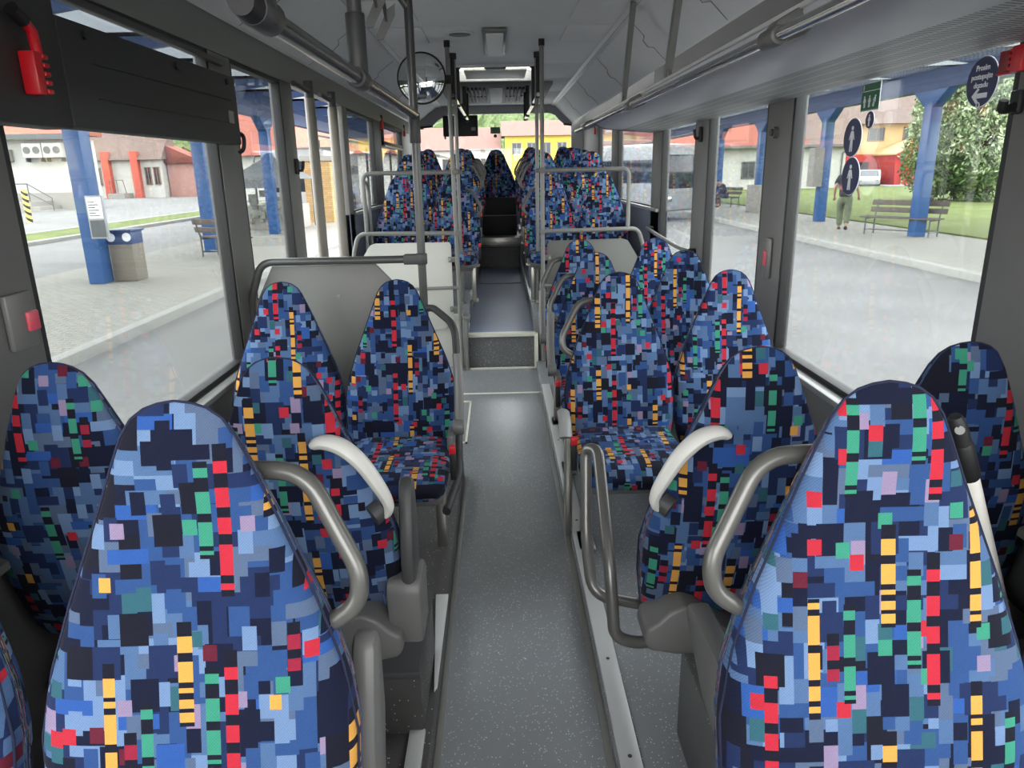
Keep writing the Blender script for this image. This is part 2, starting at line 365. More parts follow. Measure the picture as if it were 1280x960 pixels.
# aluminium edge strips of the platforms
m = MB(); m.box(.287, .345, YN, 5.05, PR, PR+.012); struct('trim_7', m, M['alu'], .003)
m = MB(); m.box(.262, .285, YN, 5.05, 0, .008); struct('trim_8', m, M['polel'], .002)
m = MB(); m.prism([(-.258, 2.28), (-.212, 2.28), (-.214, 1.80), (-.222, 1.78)], 'z', PL, PL+.012); struct('trim_9', m, M['alu'], .002)
m = MB(); m.box(-.275, -.232, YN, 1.625, PL, PL+.014); struct('trim_10', m, M['alu'], .003)
m = MB(); m.box(-.215, -.195, YN, 3.56, 0, .01); struct('trim_11', m, M['polel'], .002)
m = MB()
for y in (1.55, 1.95, 2.4, 2.9, 3.4, 3.9): m.cyl((.316, y, PR+.0115), .006, .002, n=8)
struct('trim_12', m, M['dark'])
# side podiums of the raised rear half
m = MB(); m.box(.27, RX, 5.85, YR, 0, POD); struct('floor_podium', m, M['floor'], .004)
m = MB(); m.box(LX, -.27, 6.15, YR, 0, POD); struct('floor_podium.001', m, M['floor'], .004)
for i, (ya, yb, zz) in enumerate(((7.2, 7.95, .655), (7.95, 8.7, .69), (8.7, 9.45, .725), (9.45, 10.2, .76), (10.2, YR, .80))):
    for s in (-1, 1):
        m = MB(); m.box(*sorted((s*.285, RX if s > 0 else LX)), ya, yb, POD, zz); struct('floor_podium.%03d' % (2+i*2+(s > 0)), m, M['floor'], .004)
m = MB(); m.box(-.29, .29, 10.05, YR, 0, .70); struct('floor_rear', m, M['step'])
m = MB(); m.box(-.29, .29, 10.015, 10.06, .575, .70); m.box(-.29, .29, 10.0, 10.02, .60, .615); struct('trim_13', m, M['steel'], .004)
for i, x in enumerate((-.27, .27)):
    m = MB(); s = 1 if x > 0 else -1
    for k in range(6): m.box(min(x, x+s*.03), max(x, x+s*.03), 5.9+k*.7, 6.55+k*.7, PU, PU+.02)
    struct('trim_%d' % (14+i), m, M['alu'], .003)
# wheel-arch boxes
m = MB(); m.box(.46, RX-.01, YN, 1.64, PR, .34); struct('wheel_arch_slab', m, M['step'], .012)
m = MB(); m.box(LX+.01, -.235, 1.62, 1.97, PL, .29); struct('wheel_arch_slab.001', m, M['pod'], .006)
m = MB(); m.box(LX+.01, -.232, 1.60, 1.99, .29, .315); struct('trim_16', m, M['dark'], .008)

# side walls: lower panels, pillars and headers
def wallbox(name, side, y0, y1, z0, z1, mat, bev=.004):
    m = MB()
    if side < 0: m.box(LX-.07, LX, y0, y1, z0, z1)
    else: m.box(RX, RX+.07, y0, y1, z0, z1)
    return struct(name, m, mat, bev)
wallbox('wall_left', -1, YN, 4.65, -.06, .715, M['pillar']); wallbox('wall_left.001', -1, 6.1, YR, 0, 1.25, M['wall']); wallbox('wall_left.002', -1, YN, YR, 2.09, 2.34, M['header'])
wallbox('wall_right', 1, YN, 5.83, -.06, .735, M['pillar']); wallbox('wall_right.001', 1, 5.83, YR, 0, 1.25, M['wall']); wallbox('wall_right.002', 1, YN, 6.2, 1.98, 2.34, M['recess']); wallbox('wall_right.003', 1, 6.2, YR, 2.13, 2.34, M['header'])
LP = [(YN, -.4), (1.0, 1.90), (3.36, 3.62), (4.42, 4.65), (6.1, 6.28), (7.62, 8.05), (9.72, YR)]
RP = [(YN, -.4), (.86, 1.865), (3.27, 3.56), (4.55, 4.84), (5.83, 6.16), (7.98, 8.38), (9.5, YR)]
for i, (a, b) in enumerate(LP): wallbox('wall_left_pillar' + ('.%03d' % i if i else ''), -1, a, b, .715 if b < 5 else (-.06 if a < 6.2 else 1.25), 2.09, M['pillar'], .008)
for i, (a, b) in enumerate(RP): wallbox('wall_right_pillar' + ('.%03d' % i if i else ''), 1, a, b, .735 if b < 5.83 else (-.06 if a < 6 else 1.25), 1.98 if a < 6 else 2.13, M['pillar'], .008)
wi = [0]
def window(side, y0, y1, z0, z1):
    wi[0] += 1; x = LX if side < 0 else RX; s = -1 if side < 0 else 1
    m = MB(); g = .022; x0, x1 = sorted((x + s*.004, x + s*.05))
    m.box(x0, x1, y0, y0+g, z0, z1); m.box(x0, x1, y1-g, y1, z0, z1); m.box(x0, x1, y0, y1, z0, z0+g); m.box(x0, x1, y0, y1, z1-g, z1)
    o = struct('window_%d' % wi[0], m, M['gasket'], .003)
    m = MB(); xa, xb = sorted((x + s*.03, x + s*.036)); m.box(xa, xb, y0+.005, y1-.005, z0+.005, z1-.005)
    obj('pane', m, M['glass'], o, smooth=False)
    return o
for a, b, z in ((1.90, 3.36, .715), (3.62, 4.42, .715), (6.28, 7.62, 1.25), (8.05, 9.72, 1.25), (-.4, 1.0, .715)): window(-1, a, b, z, 2.09)
for a, b, z in ((1.865, 3.27, .735), (3.56, 4.55, .735), (4.84, 5.83, .735), (-.4, .86, .735)): window(1, a, b, z, 1.98)
for a, b in ((6.16, 7.98), (8.38, 9.5)): window(1, a, b, 1.25, 2.13)
# front bulkhead behind the camera, below and above the windscreen; added to cut light
m = MB(); m.box(LX-.07, RX+.07, YN-.08, YN, -.06, 1.15); struct('wall_front', m, M['dark'])
m = MB(); m.box(LX-.07, RX+.07, YN-.08, YN, 2.25, 2.6); struct('wall_front.001', m, M['dark'])
# sills
m = MB(); m.box(LX, LX+.05, YN, 4.65, .69, .715); struct('trim_17', m, M['polel'], .006)
m = MB(); m.box(RX-.05, RX, YN, 5.83, .71, .735); struct('trim_18', m, M['polel'], .006)
m = MB(); m.box(LX, LX+.03, 6.28, YR, 1.235, 1.262); struct('trim_19', m, M['polel'], .006)
m = MB(); m.box(RX-.03, RX, 5.83, YR, 1.235, 1.262); struct('trim_20', m, M['polel'], .006)
# rear wall with the wide window
HY0, HY1 = YR, YR+.07
m = MB()
poly = [(LX-.07, 2.62), (LX-.07, 1.2), (-1.13, 1.2), (-1.13, 2.205), (-.95, 2.215), (-.86, 2.29), (-.76, 2.355), (-.66, 2.375), (.78, 2.375), (.86, 2.345), (.93, 2.27), (1.0, 2.215), (1.10, 2.205), (1.10, 1.2), (RX+.07, 1.2), (RX+.07, 2.62)]
m.prism(poly, 'y', HY0, HY1); struct('wall_rear', m, M['rear'], .006)
m = MB(); m.box(LX-.07, RX+.07, HY0, HY1, 0, 1.21); struct('wall_rear.001', m, M['wall'])
m = MB(); m.box(-1.14, 1.11, HY0+.03, HY0+.037, 1.2, 2.385); wi[0] += 1; struct('window_%d' % wi[0], m, M['rglass'], smooth=False)
for i, (a, b) in enumerate((((-1.13, 11.18, 2.2), (-.93, 11.18, 2.215)), ((1.1, 11.18, 2.2), (.98, 11.18, 2.215)))):
    m = MB(); m.tube([a, b], .014, 8); struct('trim_%d' % (21+i), m, M['gasket'])
# ceiling: flat centre panels with seams, trims, sloped side panels
HX, HA, HB = .40, 7.05, 8.10
edges = [YN, 1.4, 3.3, 5.22, 7.0, HA, HB, 9.4, YR]
m = MB()
for a, b in zip(edges, edges[1:]):
    if (a, b) == (HA, HB):
        m.box(-.80, -HX, a+.003, b-.003, CZ, CZ+.03); m.box(HX, .80, a+.003, b-.003, CZ, CZ+.03)
    else: m.box(-.80, .80, a+.003, b-.003, CZ, CZ+.03)
struct('ceiling', m, M['ceil'], .003)
m = MB()
for a, b, c, d in ((LX-.07, RX+.07, YN, HA), (LX-.07, RX+.07, HB, YR+.07), (LX-.07, -HX, HA, HB), (HX, RX+.07, HA, HB)): m.box(a, b, c, d, CZ+.045, CZ+.10)
struct('roof', m, M['white'])
for i, s in enumerate((-1, 1)):
    m = MB(); xb = -1.19 if s < 0 else 1.10; zb = 2.245 if s < 0 else 2.235
    m.prism([(s*.845, CZ-.005), (xb, zb), (xb, zb+.03), (s*.845, CZ+.03)], 'y', YN, YR); struct('ceiling_side' + ('.001' if i else ''), m, M['side'])
    m = MB(); m.prism([(s*.795, CZ-.004), (s*.822, CZ-.018), (s*.828, CZ+.01), (s*.8, CZ+.02)], 'y', YN, YR); m.prism([(s*.828, CZ-.016), (s*.855, CZ-.022), (s*.86, CZ+.01), (s*.83, CZ+.02)], 'y', YN, YR); struct('trim_%d' % (23+i), m, M['alu'])
    m = MB(); m.prism([(s*.822, CZ-.016), (s*.828, CZ-.014), (s*.828, CZ+.02), (s*.822, CZ+.02)], 'y', YN, YR); struct('trim_%d' % (25+i), m, M['seam'])
    m = MB(); m.prism([(xb, zb), (xb+s*.012, zb-.012), (xb+s*.02, zb-.0), (xb+s*.01, zb+.03)], 'y', YN, YR); struct('trim_%d' % (27+i), m, M['alu'])
# seams on the sloped panels
def onslope(s, t, y, d=.002):
    xb = -1.19 if s < 0 else 1.10; zb = 2.245 if s < 0 else 2.235
    x = s*.845 + (xb - s*.845)*t; z = CZ-.005 + (zb-CZ+.005)*t; return (x - s*d*.6, y, z - d*.8)
k = 0
for s in (-1, 1):
    for y in (1.5, 2.55, 3.7, 5.0, 6.6, 8.2, 9.8):
        m = MB(); pts = [onslope(s, 0, y), onslope(s, .42, y), onslope(s, .47, y+.1), onslope(s, .62, y+.12), onslope(s, .68, y+.02), onslope(s, 1, y+.02)]
        for p, q in zip(pts, pts[1:]): m.beam(p, q, .003, .002)
        struct('ceiling_seam' + ('.%03d' % k if k else ''), m, M['seaml']); k += 1
# roof panels beside the centre strip (light grilles)
for s in (-1, 1):
    for i, y in enumerate((3.1, 3.75, 4.4, 5.2)):
        m = MB(); m.box(min(s*.48, s*.76), max(s*.48, s*.76), y+.02, y+.60, CZ-.012, CZ+.01)
        o = obj('ceiling_access_panel', m, M['ceil'], None, .006); o['kind'] = 'structure'

# ================================================================== seats
def interp(x, xs, ys):
    for i in range(len(xs)-1):
        if x <= xs[i+1]: return ys[i] + (ys[i+1]-ys[i])*(x-xs[i])/(xs[i+1]-xs[i])
    return ys[-1]
WS = ([0, .004, .012, .025, .05, .09, .13, .18, .25, .33, .43, .50, .62, .70, .74], [.002, .030, .048, .064, .081, .098, .114, .134, .162, .194, .226, .236, .233, .222, .208])
def yf(s): return interp(s, [0, .15, .35, .55, .74], [-.165, -.135, -.085, -.030, .0])
def yr(s): return interp(s, [0, .15, .35, .55, .74], [-.182, -.200, -.205, -.175, -.118])
def back_mesh():
    m = MB(); loops = []; uvs = []; n = 44
    ss = [0, .003, .008, .015, .025, .04, .06, .085, .115, .15, .19, .23, .27, .31, .35, .39, .43, .47, .51, .55, .59, .63, .67, .70, .725, .735, .74]
    for s in ss:
        wd = interp(s, *WS); c = (yf(s)+yr(s))/2; th = (yf(s)-yr(s))/2
        th *= min(1, math.sqrt(max(s, .0004)/.05)); 
        if s > .70: th *= interp(s, [.70, .725, .74], [1, .85, .55])
        for k in range(n):
            a = 2*pi*k/n; e = .42
            x = wd*math.copysign(abs(cos(a))**.55, cos(a)); y = c + th*math.copysign(abs(sin(a))**.62, sin(a))
            # slight dish on the sitting side
            if sin(a) > 0 and s > .1: y -= .012*(1-(x/max(wd, .01))**2)*min(1, (s-.1)/.1)
            loops.append((x, y, 1.09-s)); uvs.append((x + (.5 if sin(a) >= 0 else 0), 1.09-s))
    fs = [(i*n+k, i*n+(k+1) % n, (i+1)*n+(k+1) % n, (i+1)*n+k) for i in range(len(ss)-1) for k in range(n)]
    fs += [tuple(range(n-1, -1, -1)), tuple((len(ss)-1)*n+k for k in range(n))]
    m.add(loops, fs, uvs)
    me = m.mesh('backrest', M['fabric'], angle=80)
    return me
def piping_mesh():
    m = MB()
    for s_ in (-1,):
        pts = []
        ss = [.71, .6, .5, .4, .3, .22, .15, .09, .05, .025, .01, .003]
        L_ = [(-interp(s, *WS)-.001, (yf(s)+yr(s))/2 + (yf(s)-yr(s))/2*.30*min(1, math.sqrt(s/.05)), 1.09-s) for s in ss]
        pts = L_ + [(0, -.173, 1.0905)] + [(-x, y, z) for x, y, z in reversed(L_)]
        m.tube(pts, .0022, 6)
    return m.mesh('piping', M['piping'])
def cushion_mesh():
    m = MB(); n = 36; loops = []; uvs = []
    ys = [-.03, -.02, 0, .05, .12, .2, .28, .34, .38, .41, .43, .44]
    for y in ys:
        tz = interp(y, [-.03, .0, .2, .34, .40, .44], [.452, .462, .455, .458, .448, .41]); bz = interp(y, [-.03, .0, .3, .40, .44], [.37, .36, .36, .345, .37])
        wd = interp(y, [-.03, 0, .3, .40, .44], [.19, .205, .218, .21, .185])
        for k in range(n):
            a = 2*pi*k/n; x = wd*math.copysign(abs(cos(a))**.5, cos(a)); z = (tz+bz)/2 + (tz-bz)/2*math.copysign(abs(sin(a))**.62, sin(a))
            if sin(a) > 0: z -= .012*(1-(x/wd)**2)*(1 if .02 < y < .4 else .4)
            loops.append((x, y, z)); uvs.append((x + .2, y + (tz-z)*1.0 + 2))
    fs = [(i*n+k, i*n+(k+1) % n, (i+1)*n+(k+1) % n, (i+1)*n+k) for i in range(len(ys)-1) for k in range(n)]
    fs += [tuple(range(n-1, -1, -1)), tuple((len(ys)-1)*n+k for k in range(n))]
    m.add(loops, fs, uvs); return m.mesh('cushion', M['fabric'], angle=80)
def pan_mesh():
    m = MB(); m.box(-.20, .20, -.04, .38, .325, .362); m.box(-.17, .17, .02, .32, .29, .33); return m.mesh('seat_pan', M['plastic'], .012)
def cover_mesh(s):      # wavy moulded cover at the foot of the backrest, aisle side
    m = MB(); top = [(-.03, .385), (.03, .395), (.07, .42), (.11, .455), (.145, .468), (.18, .452), (.21, .42), (.235, .405)]
    bot = [(.24, .37), (.225, .345), (.16, .332), (.06, .335), (-.02, .345)]
    m.prism([(s*a, b) for a, b in top+bot], 'y', -.215, -.10); return m.mesh('back_cover', M['plastic'], .010, angle=50)
def leg_mesh(h):
    m = MB(); m.box(-.02, .02, .14, .18, -h, .30); m.box(-.035, .035, .08, .24, -h, -h+.012); m.beam((0, .16, .16), (0, -.02, .31), .03, .03); return m.mesh('leg', M['steel'], .004)
def wall_leg_mesh():
    m = MB(); m.box(-.16, .16, .05, .10, .27, .30); m.box(-.02, .02, .06, .10, .0, .28); m.box(-.04, .04, .04, .12, 0, .01); return m.mesh('leg', M['steel'], .004)
def handle_mesh(s):
    m = MB(); pts = fil([(s*.07, -.215, .965), (s*.165, -.205, .965), (s*.243, -.165, .815), (s*.240, -.155, .765), (s*.195, -.15, .735), (s*.14, -.145, .725)], .055, 6)
    m.tube(pts, .0145, 12); return m.mesh('grab_handle', M['steelh'])
def pale_handle_mesh(s):
    m = MB(); pts = smoothpath([(s*.07, -.222, .902), (s*.10, -.226, .912), (s*.14, -.230, .90), (s*.178, -.226, .86), (s*.208, -.218, .805), (s*.226, -.205, .755), (s*.222, -.195, .725), (s*.205, -.185, .712)], 5)
    r = [.007 + .011*math.sin(pi*min(1, max(0, i/(len(pts)-1)))**.6) for i in range(len(pts))]
    m.tube(pts, r, 12, 1.35); return m.mesh('grab_handle', M['pale'])
def pale_under_mesh(s):
    m = MB(); m.tube([(s*.185, -.195, .716), (s*.205, -.18, .728)], .026, 14); m.tube(smoothpath([(s*.07, -.208, .897), (s*.13, -.212, .888), (s*.168, -.21, .85), (s*.198, -.20, .79)], 4), .009, 8)
    return m.mesh('handle_mount', M['dark'])
def raised_arm_mesh(s):  # armrest folded up beside the backrest
    m = MB(); m.tube(smoothpath([(s*.245, .02, .50), (s*.248, -.03, .62), (s*.245, -.07, .73), (s*.243, -.085, .79)], 4), .016, 10, 1.5); return m.mesh('armrest', M['plastic'])
def hub_mesh(s):
    m = MB(); m.cyl((s*.222, .02, .505), .034, s*.045, 'x', 20); m.box(min(s*.20, s*.225), max(s*.20, s*.225), -.03, .10, .33, .49); return m.mesh('armrest_hub', M['plastic'], .005)
def blade_arm_mesh(s):
    m = MB(); x0, x1 = sorted((s*.238, s*.272)); m.prism([(-.175, .46), (-.06, .46), (-.05, .62), (-.075, .76), (-.105, .775), (-.135, .745), (-.17, .60)], 'x', x0, x1); return m.mesh('armrest', M['dark'], .012)
def bracket_mesh(s):
    m = MB(); x0, x1 = sorted((s*.20, s*.285)); m.prism([(-.18, .36), (-.05, .36), (-.04, .50), (-.06, .53), (-.17, .53), (-.185, .50)], 'x', x0, x1); return m.mesh('arm_bracket', M['plastic'], .012)
def loop_arm_mesh(s):
    m = MB()
    m.tube(fil([(s*.12, -.155, .335), (s*.26, -.165, .335), (s*.305, -.17, .36), (s*.312, -.12, .52), (s*.318, .085, .755), (s*.345, .125, .742), (s*.352, .045, .52), (s*.345, -.05, .40), (s*.2, -.05, .365)], .05, 6), .0155, 12)
    return m.mesh('armrest', M['steelh'])
def flat_arm_mesh(s):
    m = MB(); x0, x1 = sorted((s*.155, s*.20)); m.prism([(-.44, .545), (-.42, .515), (-.30, .44), (-.16, .42), (-.10, .44), (-.10, .57), (-.25, .572), (-.43, .565)], 'x', x0, x1); return m.mesh('armrest', M['plastic'], .014)
def steep_arm_mesh(s):
    m = MB(); x0, x1 = sorted((s*.195, s*.238)); m.prism([(-.13, .20), (-.22, .20), (-.31, .46), (-.315, .60), (-.29, .63), (-.255, .62), (-.20, .47)], 'x', x0, x1); return m.mesh('armrest', M['plastic'], .014)
def down_arm_mesh(s):
    m = MB(); m.tube(smoothpath([(s*.245, -.08, .50), (s*.25, .0, .52), (s*.25, .06, .50), (s*.25, .10, .45)], 4), [.018]*13, 10, 1.5); return m.mesh('armrest', M['pale2'])
def post_mesh(s):
    m = MB(); x0, x1 = sorted((s*.215, s*.245)); m.box(x0, x1, -.03, .0, -.03, .50); m.box(x0, x1, .02, .045, -.03, .47); return m.mesh('armrest_post', M['steel'], .004)
def buckle_mesh(s):
    m = MB(); m.cbox((s*.235, .29, .445), (.022, .03, .11)); return m.mesh('belt_buckle', M['black'], .005)
def button_mesh(s):
    m = MB(); m.cbox((s*.235, .29, .51), (.024, .03, .03)); return m.mesh('buckle_button', M['red'], .004)
M['steelh'] = plain('grey_enamel_tube', (94, 93, 90), .3, .3); M['pale2'] = plain('pale_grey_plastic', (146, 148, 145), .4)
ME = dict(back=back_mesh(), pipe=piping_mesh(), cush=cushion_mesh(), pan=pan_mesh(), wleg=wall_leg_mesh())
_c = {}
def cached(f, *a):
    k = (f.__name__,)+a
    if k not in _c: _c[k] = f(*a)
    return _c[k]
def seat(x, y, z, rz, label, group, aisle=0, handle=None, arm=None, buckle=True, base=None, cover=False, drop=0):
    """aisle: local side of the aisle (+1 / -1, 0 for a window seat)"""
    t = thing('seat', label, 'bus seat', (x, y, z), rz, group)
    b = link('backrest', ME['back'], t); link('piping', ME['pipe'], b); cu = link('cushion', ME['cush'], t); pa = link('seat_pan', ME['pan'], t)
    if cover: cu.scale = (.84, .72, 1); cu.location.x = -.035*aisle; pa.scale = (.84, .72, 1); pa.location.x = -.035*aisle
    if cover: link('back_cover', cached(cover_mesh, aisle or 1), t)
    if aisle and not cover:
        l = link('leg', cached(leg_mesh, drop), t); l.location.x = aisle*.17
    elif not cover: link('leg', ME['wleg'], t)
    s = aisle
    if handle == 'steel': link('grab_handle', cached(handle_mesh, s), t)
    if handle == 'pale':
        h = link('grab_handle', cached(pale_handle_mesh, s), t); link('handle_mount', cached(pale_under_mesh, s), h)
    if arm == 'raised':
        a = link('armrest', cached(raised_arm_mesh, s), t); link('armrest_hub', cached(hub_mesh, s), a)
    if arm == 'blade':
        a = link('armrest', cached(blade_arm_mesh, s), t); link('arm_bracket', cached(bracket_mesh, s), a)
    if arm == 'loop': link('armrest', cached(loop_arm_mesh, s), t)
    if arm == 'flat': link('armrest', cached(flat_arm_mesh, s), t)
    if arm == 'steep': link('armrest', cached(steep_arm_mesh, s), t)
    if arm == 'down':
        a = link('armrest', cached(down_arm_mesh, s), t); link('armrest_post', cached(post_mesh, s), a)
    if aisle and buckle:
        k = link('belt_buckle', cached(buckle_mesh, s), t); link('buckle_button', cached(button_mesh, s), k)
    return t
G1 = 'patterned seats at the front, facing away'; G2 = 'patterned seats facing the camera before the steps'; G3 = 'patterned seats on the raised rear floor'
seat(-.467, .81, .175, pi, 'closest seat beside the dark boxed floor, steel grab loop on its aisle edge', G2, -1, 'steel', 'steep', False, drop=.075)
seat(-.985, .81, .175, pi, 'seat of which only a blue edge shows at the bottom corner of the picture', G2)
seat(.556, .81, .18, pi, 'closest seat beside the white broom handle, steel grab loop on its aisle edge', G2, 1, 'steel', 'flat', False, drop=.12)
seat(1.045, .81, .18, pi, 'window seat beside the nearest seat with the white broom handle behind it', G2)
seat(-.492, 1.70, PL, 0, 'seat back with pale curved grab handle and dark upright armrest', G1, 1, 'pale', 'blade', False, cover=True)
seat(-.978, 1.70, PL, 0, 'seat back under the pillar with the red button, dark display case above it', G1, cover=True)
seat(.568, 1.70, PR+.04, 0, 'seat back with pale curved grab handle and bare steel tube armrest', G1, -1, 'pale', 'loop', False, cover=True)
seat(1.033, 1.70, PR+.04, 0, 'window seat back beyond the white broom handle, under the round blue arrow sticker', G1, cover=True)
seat(-.43, 2.83, .055, pi, 'aisle seat before the grey partition, under the tall dark pole', G2, -1, None, 'raised', drop=0)
seat(-.908, 2.83, .055, pi, 'window seat before the grey partition with the bent tube rail', G2)
for i, (y, a, b) in enumerate(((2.88, 'aisle seat with its whole cushion showing, first of the three behind the bare tube armrest', 'window seat beside the aisle seat with its whole cushion showing'),
        (3.66, 'middle of three aisle seats with grab loops before the grey-topped partition', 'middle of three window seats below the line of side windows'),
        (4.40, 'last aisle seat of the three, directly before the partition under the twin rails', 'last window seat of the three, beside the partition under the twin rails'))):
    seat(.505, y, PR, pi, a, G2, 1, 'steel', 'down' if i == 0 else 'raised')
    seat(.98, y, PR, pi, b, G2)
o_ = ['first', 'second', 'third', 'fourth', 'fifth']
ys = [6.64, 7.47, 8.22, 8.97, 9.72]
for i in range(5):
    z = POD if i == 0 else (.655, .69, .725, .76)[i-1]
    seat(.47, ys[i], z, pi, f'aisle seat of the {o_[i]} raised row on the luggage rack side', G3, 1, 'steel', 'raised' if i == 0 and ys[i] < 0 else None)
    seat(.96, ys[i], z, pi, f'window seat of the {o_[i]} raised row on the luggage rack side', G3)
for i in range(5):
    z = POD if i == 0 else (.655, .69, .725, .76)[i-1]
    seat(-.405, ys[i], z, pi, f'aisle seat of the {o_[i]} raised row on the door side, behind the pale partition', G3, -1, 'steel', 'raised' if i == 0 and ys[i] < 0 else None)
    seat(-.895, ys[i], z, pi, f'window seat of the {o_[i]} raised row on the door side, behind the pale partition', G3)
# rear bench: middle seat with its cushion folded up, black underside to the aisle
t = thing('seat', 'single dark seat at the far end of the aisle with its cushion folded up', 'bus seat', (-.02, 10.5, .77), pi, G3); t.scale = (1.16, 1, 1)
b = link('backrest', ME['back'], t); link('piping', ME['pipe'], b)
m = MB(); m.cbox((0, .10, .33), (.46, .08, .24)); obj('folded_cushion', m, M['black'], t, .02, world=False)
m = MB(); m.cbox((0, .13, .065), (.47, .06, .27)); obj('seat_box', m, M['black'], t, .008, world=False)
m = MB(); m.tube([(-.23, .15, .205), (.23, .15, .205)], .006, 8); obj('seat_edge', m, M['steel'], t, world=False)
for x in (-.515, .475, -.985, .945):
    t = thing('seat', 'rear bench seat ' + ('beside the dark middle seat, door side' if x == -.515 else 'beside the dark middle seat, rack side' if x == .475 else 'in the far corner, door side' if x < 0 else 'in the far corner, rack side'), 'bus seat', (x, 10.66, .80), pi, G3)
    b = link('backrest', ME['back'], t); link('piping', ME['pipe'], b); link('cushion', ME['cush'], t); link('seat_pan', ME['pan'], t)

# ================================================================== poles, rails, partitions
def pole_thing(name, label, x, y, z0, z1, mat, r=.0165, cat='pole', group=None, lean=0):
    t = thing(name, label, cat, (x, y, z0), 0, group)
    m = MB(); m.tube([(x, y, z0), (x+lean, y, z1)], r, 14); obj('tube', m, mat, t)
    m = MB(); m.cyl((x, y, z0), r+.012, .02); obj('foot_flange', m, M['steel'], t)
    m = MB(); m.cyl((x+lean, y, z1-.045), r+.006, .045); obj('ceiling_socket', m, M['black'], t)
    return t
# dark pole and bent tube frame of the partition behind the door-side seats
t = pole_thing('grab_pole', 'tall dark pole standing at the aisle end of the grey partition', -.375, 3.5, 0, CZ, M['pole'], .02, lean=.0)
m = MB(); m.tube([(-.375, 3.5, 2.26), (-.49, 3.46, CZ-.06), (-.52, 3.45, CZ)], .018, 12); obj('branch_tube', m, M['pole'], t)
m = MB(); m.cyl((-.375, 3.5, 1.70), .026, .13); obj('tube_joint', m, M['dark'], t, .004)
m = MB(); m.tube(fil([(-.375, 3.5, .93), (-.33, 3.47, .94), (-.215, 3.28, .89), (-.205, 3.2, .70), (-.20, 2.95, .28), (-.235, 2.62, .27)], .07), .0175, 12); obj('bent_rail', m, M['dark'], t)
t = thing('partition_screen', 'grey laminate partition with a bent dark tube rail over it, behind two seats', 'partition', (-.8, 3.52, 0))
m = MB(); m.prism([(-1.19, .30), (-1.19, .98), (-1.10, 1.15), (-.60, 1.15), (-.50, 1.04), (-.40, .92), (-.40, .30)], 'y', 3.515, 3.535); obj('panel', m, M['part'], t, .004)
m = MB(); m.tube(fil([(-1.215, 3.5, .86), (-1.215, 3.5, .98), (-1.145, 3.5, 1.172), (-.375, 3.5, 1.172)], .06), .0185, 14); obj('tube_rail', m, M['pole'], t)
m = MB(); m.beam((-.46, 3.5, 1.172), (-.35, 3.5, 1.172), .048, .048); m.cyl((-.375, 3.5, 1.145), .027, .055); obj('tube_clamp', m, M['dark'], t, .006)
for x, z in ((-.79, 1.0), (-.79, .45)):
    m = MB(); m.tube([(x, 3.51, z), (x, 3.516, z)], .009, 12); obj('screw_cap', m, M['steel'], t)
# overhead grab rail along the door-side seats
t = thing('overhead_grab_rail', 'dark glossy grab rail running overhead on the door side to the tall pole', 'grab rail', (-.37, 2.3, 1.82))
m = MB(); m.tube([(-.37, 1.22, 1.815), (-.37, 3.49, 1.822)], .0195, 16); obj('rail_tube', m, M['railm'] if 'railm' in M else M.setdefault('railm', plain('dark_rail', (66, 65, 64), .2, .45)), t)
for y in (1.27, 2.12):
    m = MB(); m.tube([(-.37, y-.05, 1.817), (-.37, y+.05, 1.817)], .027, 16); m.tube([(-.37, y, 1.80), (-.37, y, 1.98)], .026, 14)
    j = obj('tee_joint', m, M['dark'], t, .004)
    m = MB(); m.tube([(-.37, y, 1.95), (-.37, y, CZ)], .019, 14); obj('drop_post', m, M['pole'], t)
m = MB(); m.tube([(-.37, 1.175, 1.816), (-.37, 1.222, 1.816)], [.020, .024], 16); obj('end_cap', m, M['black'], t)
for i, y in enumerate((2.32, 2.52)):
    t2 = thing('coat_hook', ('flat grey hook plate on the sloped ceiling panel near the drop post', 'second flat grey hook plate behind the first on the sloped ceiling panel')[i], 'hook', (-.42, y, 2.02+i*.02))
    m = MB(); m.prism([(-.012, -.05), (0, -.06), (.012, -.05), (.014, .03), (0, .06), (-.014, .03)], 'y', -.004, .004); 
    R_ = Matrix.Rotation(.5, 3, 'Y'); m.v = [R_ @ p + Vector((-.34, y, 2.03)) for p in m.v]; obj('plate', m, M['plastic'], t2)
    m = MB(); m.tube([(-.34, y, 2.03), (-.36, y, 2.2), (-.40, y, CZ)], .006, 8); obj('cord', m, M['dark'], t2)
